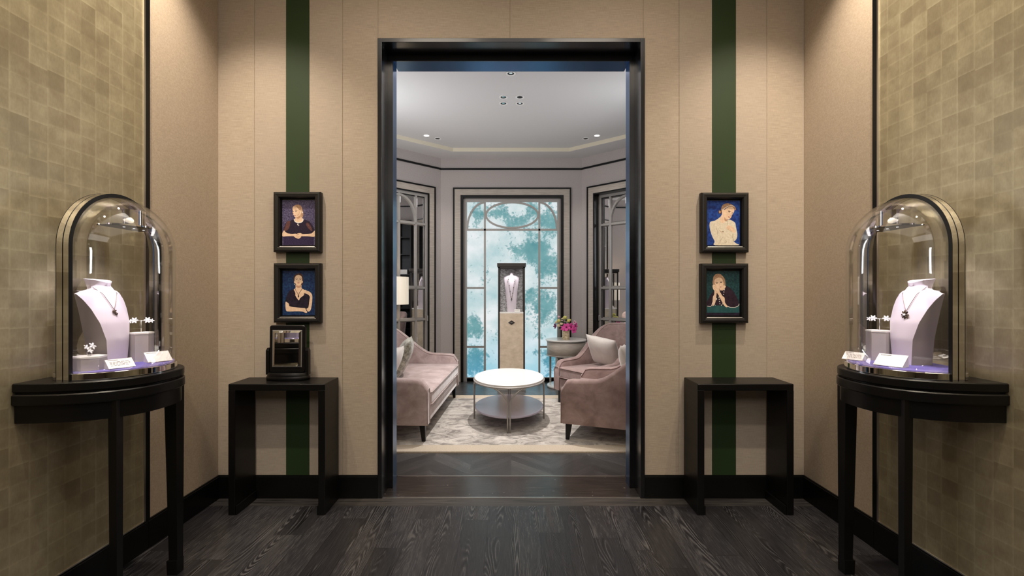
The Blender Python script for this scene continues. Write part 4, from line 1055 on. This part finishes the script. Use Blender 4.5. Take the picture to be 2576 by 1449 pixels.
b1 = obj('necklace_bust', bust_mesh(), ['bust', 'bust_side'], smooth_angle=42); b1.location = (-1.637, 1.89, BZ2)
tag(b1, 'white neck-shaped bust under the left glass dome', 'display bust', 'white neck busts')
b2_ = b1.copy(); COL.objects.link(b2_); b2_.location = (1.637, 1.905, BZ2); b2_.rotation_euler = (0, 0, PI); b2_['label'] = 'white neck-shaped bust under the right glass dome'
def neckchain(s, by, pend_u, pend_z, label, flower):
    def W(x, y, z): return (s*1.637+(-s)*x, by+(-s)*y, BZ2+z) if s > 0 else (-1.637+x, by+y, BZ2+z)
    sg = 1
    t = thing('necklace', label, 'necklace', W(*((bustxy(pend_z, pend_u)[0]), bustxy(pend_z, pend_u)[1], pend_z)), 0, 'necklaces on the neck busts')
    b = new()
    for side in (-1, 1):
        P = []
        for k in range(15):
            q = k/14; z = pend_z+(.303-pend_z)*q**.95; yy = bustxy(pend_z, pend_u)[1]*(1-q)+side*.047*q
            if z < .278: h = bustxy(z, 0)[2]; x = bustxy(z, yy/h)[0]
            else:
                f = (z-.278)/.025; x = (bustxy(.278, min(abs(yy)/.1, 1))[0])*(1-f)+.016*f
            P.append(W(x+.0025, yy, z+.002))
        tube(b, P, .0009, 6)
    obj('chain', b, 'gold', t, world=True)
    x, y, _ = bustxy(pend_z, pend_u); b = new()
    if flower:
        for k in range(8):
            a = 2*PI*k/8; dy, dz = .011*math.cos(a), .011*math.sin(a)
            c = W(x+.006, y+dy, pend_z+dz-.01); q = bmesh.ops.create_uvsphere(b, u_segments=8, v_segments=6, radius=1)
            bmesh.ops.transform(b, matrix=Matrix.Translation(c) @ Matrix.Rotation(-a if s > 0 else a, 4, 'X') @ Matrix.Diagonal((.003, .0085, .0036, 1)), verts=q['verts'])
        obj('flower_pendant', b, 'gem_dark', t, world=True)
        b = new(); sphere(b, W(x+.010, y, pend_z-.01), .005, 8); obj('pearl', b, 'gem', t, world=True)
    else:
        for k, (dy, dz, r) in enumerate(((-.006, .002, .0045), (0, -.003, .005), (.007, -.009, .0055), (.004, .004, .003))): sphere(b, W(x+.005, y+dy, pend_z+dz-.004), r, 8)
        obj('pendant', b, 'gem_dark', t, world=True)
neckchain(-1, 1.89, -.12, .212, 'thin chain necklace with small dark pendant on the left bust', False)
neckchain(1, 1.905, .20, .205, 'thin chain necklace with flower pendant on the right bust', True)

def hexriser(x, y, r, h, label, rot=.3):
    b = new(); P = [(r*math.cos(rot+k*PI/3), r*math.sin(rot+k*PI/3)) for k in range(6)]
    prism(b, P, 0, h-.006); o = obj('riser', b, 'cement'); o.location = (x, y, BZ2)
    b = new(); prism(b, [(p[0]*1.03, p[1]*1.03) for p in P], h-.006, h); obj('riser_cap', b, 'white_card', o)
    tag(o, label, 'display riser', 'hexagonal display risers'); return o
hexriser(-1.553, 1.757, .050, .050, 'low grey hexagonal riser holding a flower ring under the left dome', .75)
hexriser(-1.540, 1.985, .043, .118, 'tall grey hexagonal riser with earrings under the left dome', .72)
hexriser(1.548, 2.005, .047, .125, 'tall grey hexagonal riser with earrings behind the right bust', -.72)
def blossom(bm, c, r, n=6, face='z'):
    for k in range(n):
        a = 2*PI*k/n; q = bmesh.ops.create_uvsphere(bm, u_segments=8, v_segments=6, radius=1)
        rot = Matrix.Rotation(a, 4, 'Z')
        if face == 'y': rot = Matrix.Rotation(PI/2*.8, 4, 'X') @ rot
        if face == 'x': rot = Matrix.Rotation(PI/2*.7, 4, 'Y') @ rot
        bmesh.ops.transform(bm, matrix=Matrix.Translation(c) @ rot @ Matrix.Translation((r*.6, 0, 0)) @ Matrix.Diagonal((r*.5, r*.28, r*.16, 1)), verts=q['verts'])
    sphere(bm, c, r*.25, 8)
    for f in bm.faces: f.smooth = True
rg = thing('flower_ring', 'two-blossom diamond ring on the low riser under the left dome', 'ring', (-1.553, 1.757, BZ2+.050), 0)
b = new(); tube(b, [(0, .011*math.cos(2*PI*k/20), .011+.011*math.sin(2*PI*k/20)) for k in range(20)], .0012, 6, loop=True); obj('band', b, 'silver', rg)
for c, r in (((.004, .008, .036), .014), ((.0, -.012, .033), .011), ((.006, -.004, .021), .012)):
    b = new(); blossom(b, c, r, 5, 'x'); obj('blossom', b, 'gem', rg)
def earring_stand(x, y, h, rz, label):
    t = thing('earrings', label, 'earrings', (x, y, BZ2+h), rz, 'earrings on a T stand')
    b = new(); tube(b, [(0,0,0), (0,0,.048)], .0014, 6); tube(b, [(-.022, 0, .048), (.022, 0, .048)], .0014, 6); obj('stand', b, 'silver', t)
    for s in (-1, 1):
        b = new(); blossom(b, (s*.022, -.004, .050), .013, 6, 'y'); blossom(b, (s*.036, -.004, .047), .009, 5, 'y'); obj('blossom', b, 'gem', t)
earring_stand(-1.540, 1.985, .118, .55, 'flower earrings on a small T stand on the tall riser under the left dome')
earring_stand(1.548, 2.005, .125, -.55, 'flower earrings on a small T stand under the right dome')
card('printed white label card in front of the bust under the left dome', -1.455, 1.785, BZ2, .085, .045, 0, math.radians(62), .75)
card('blank bright label card at the right edge under the left dome', -1.430, 1.945, BZ2, .085, .060, 0, math.radians(55), .65, 0)
card('small printed label card at the left edge under the right dome', 1.425, 1.995, BZ2, .075, .045, 0, math.radians(-58), .7)
card('blank bright label card in front of the bust under the right dome', 1.440, 1.825, BZ2, .095, .066, 0, math.radians(-60), .65, 0)
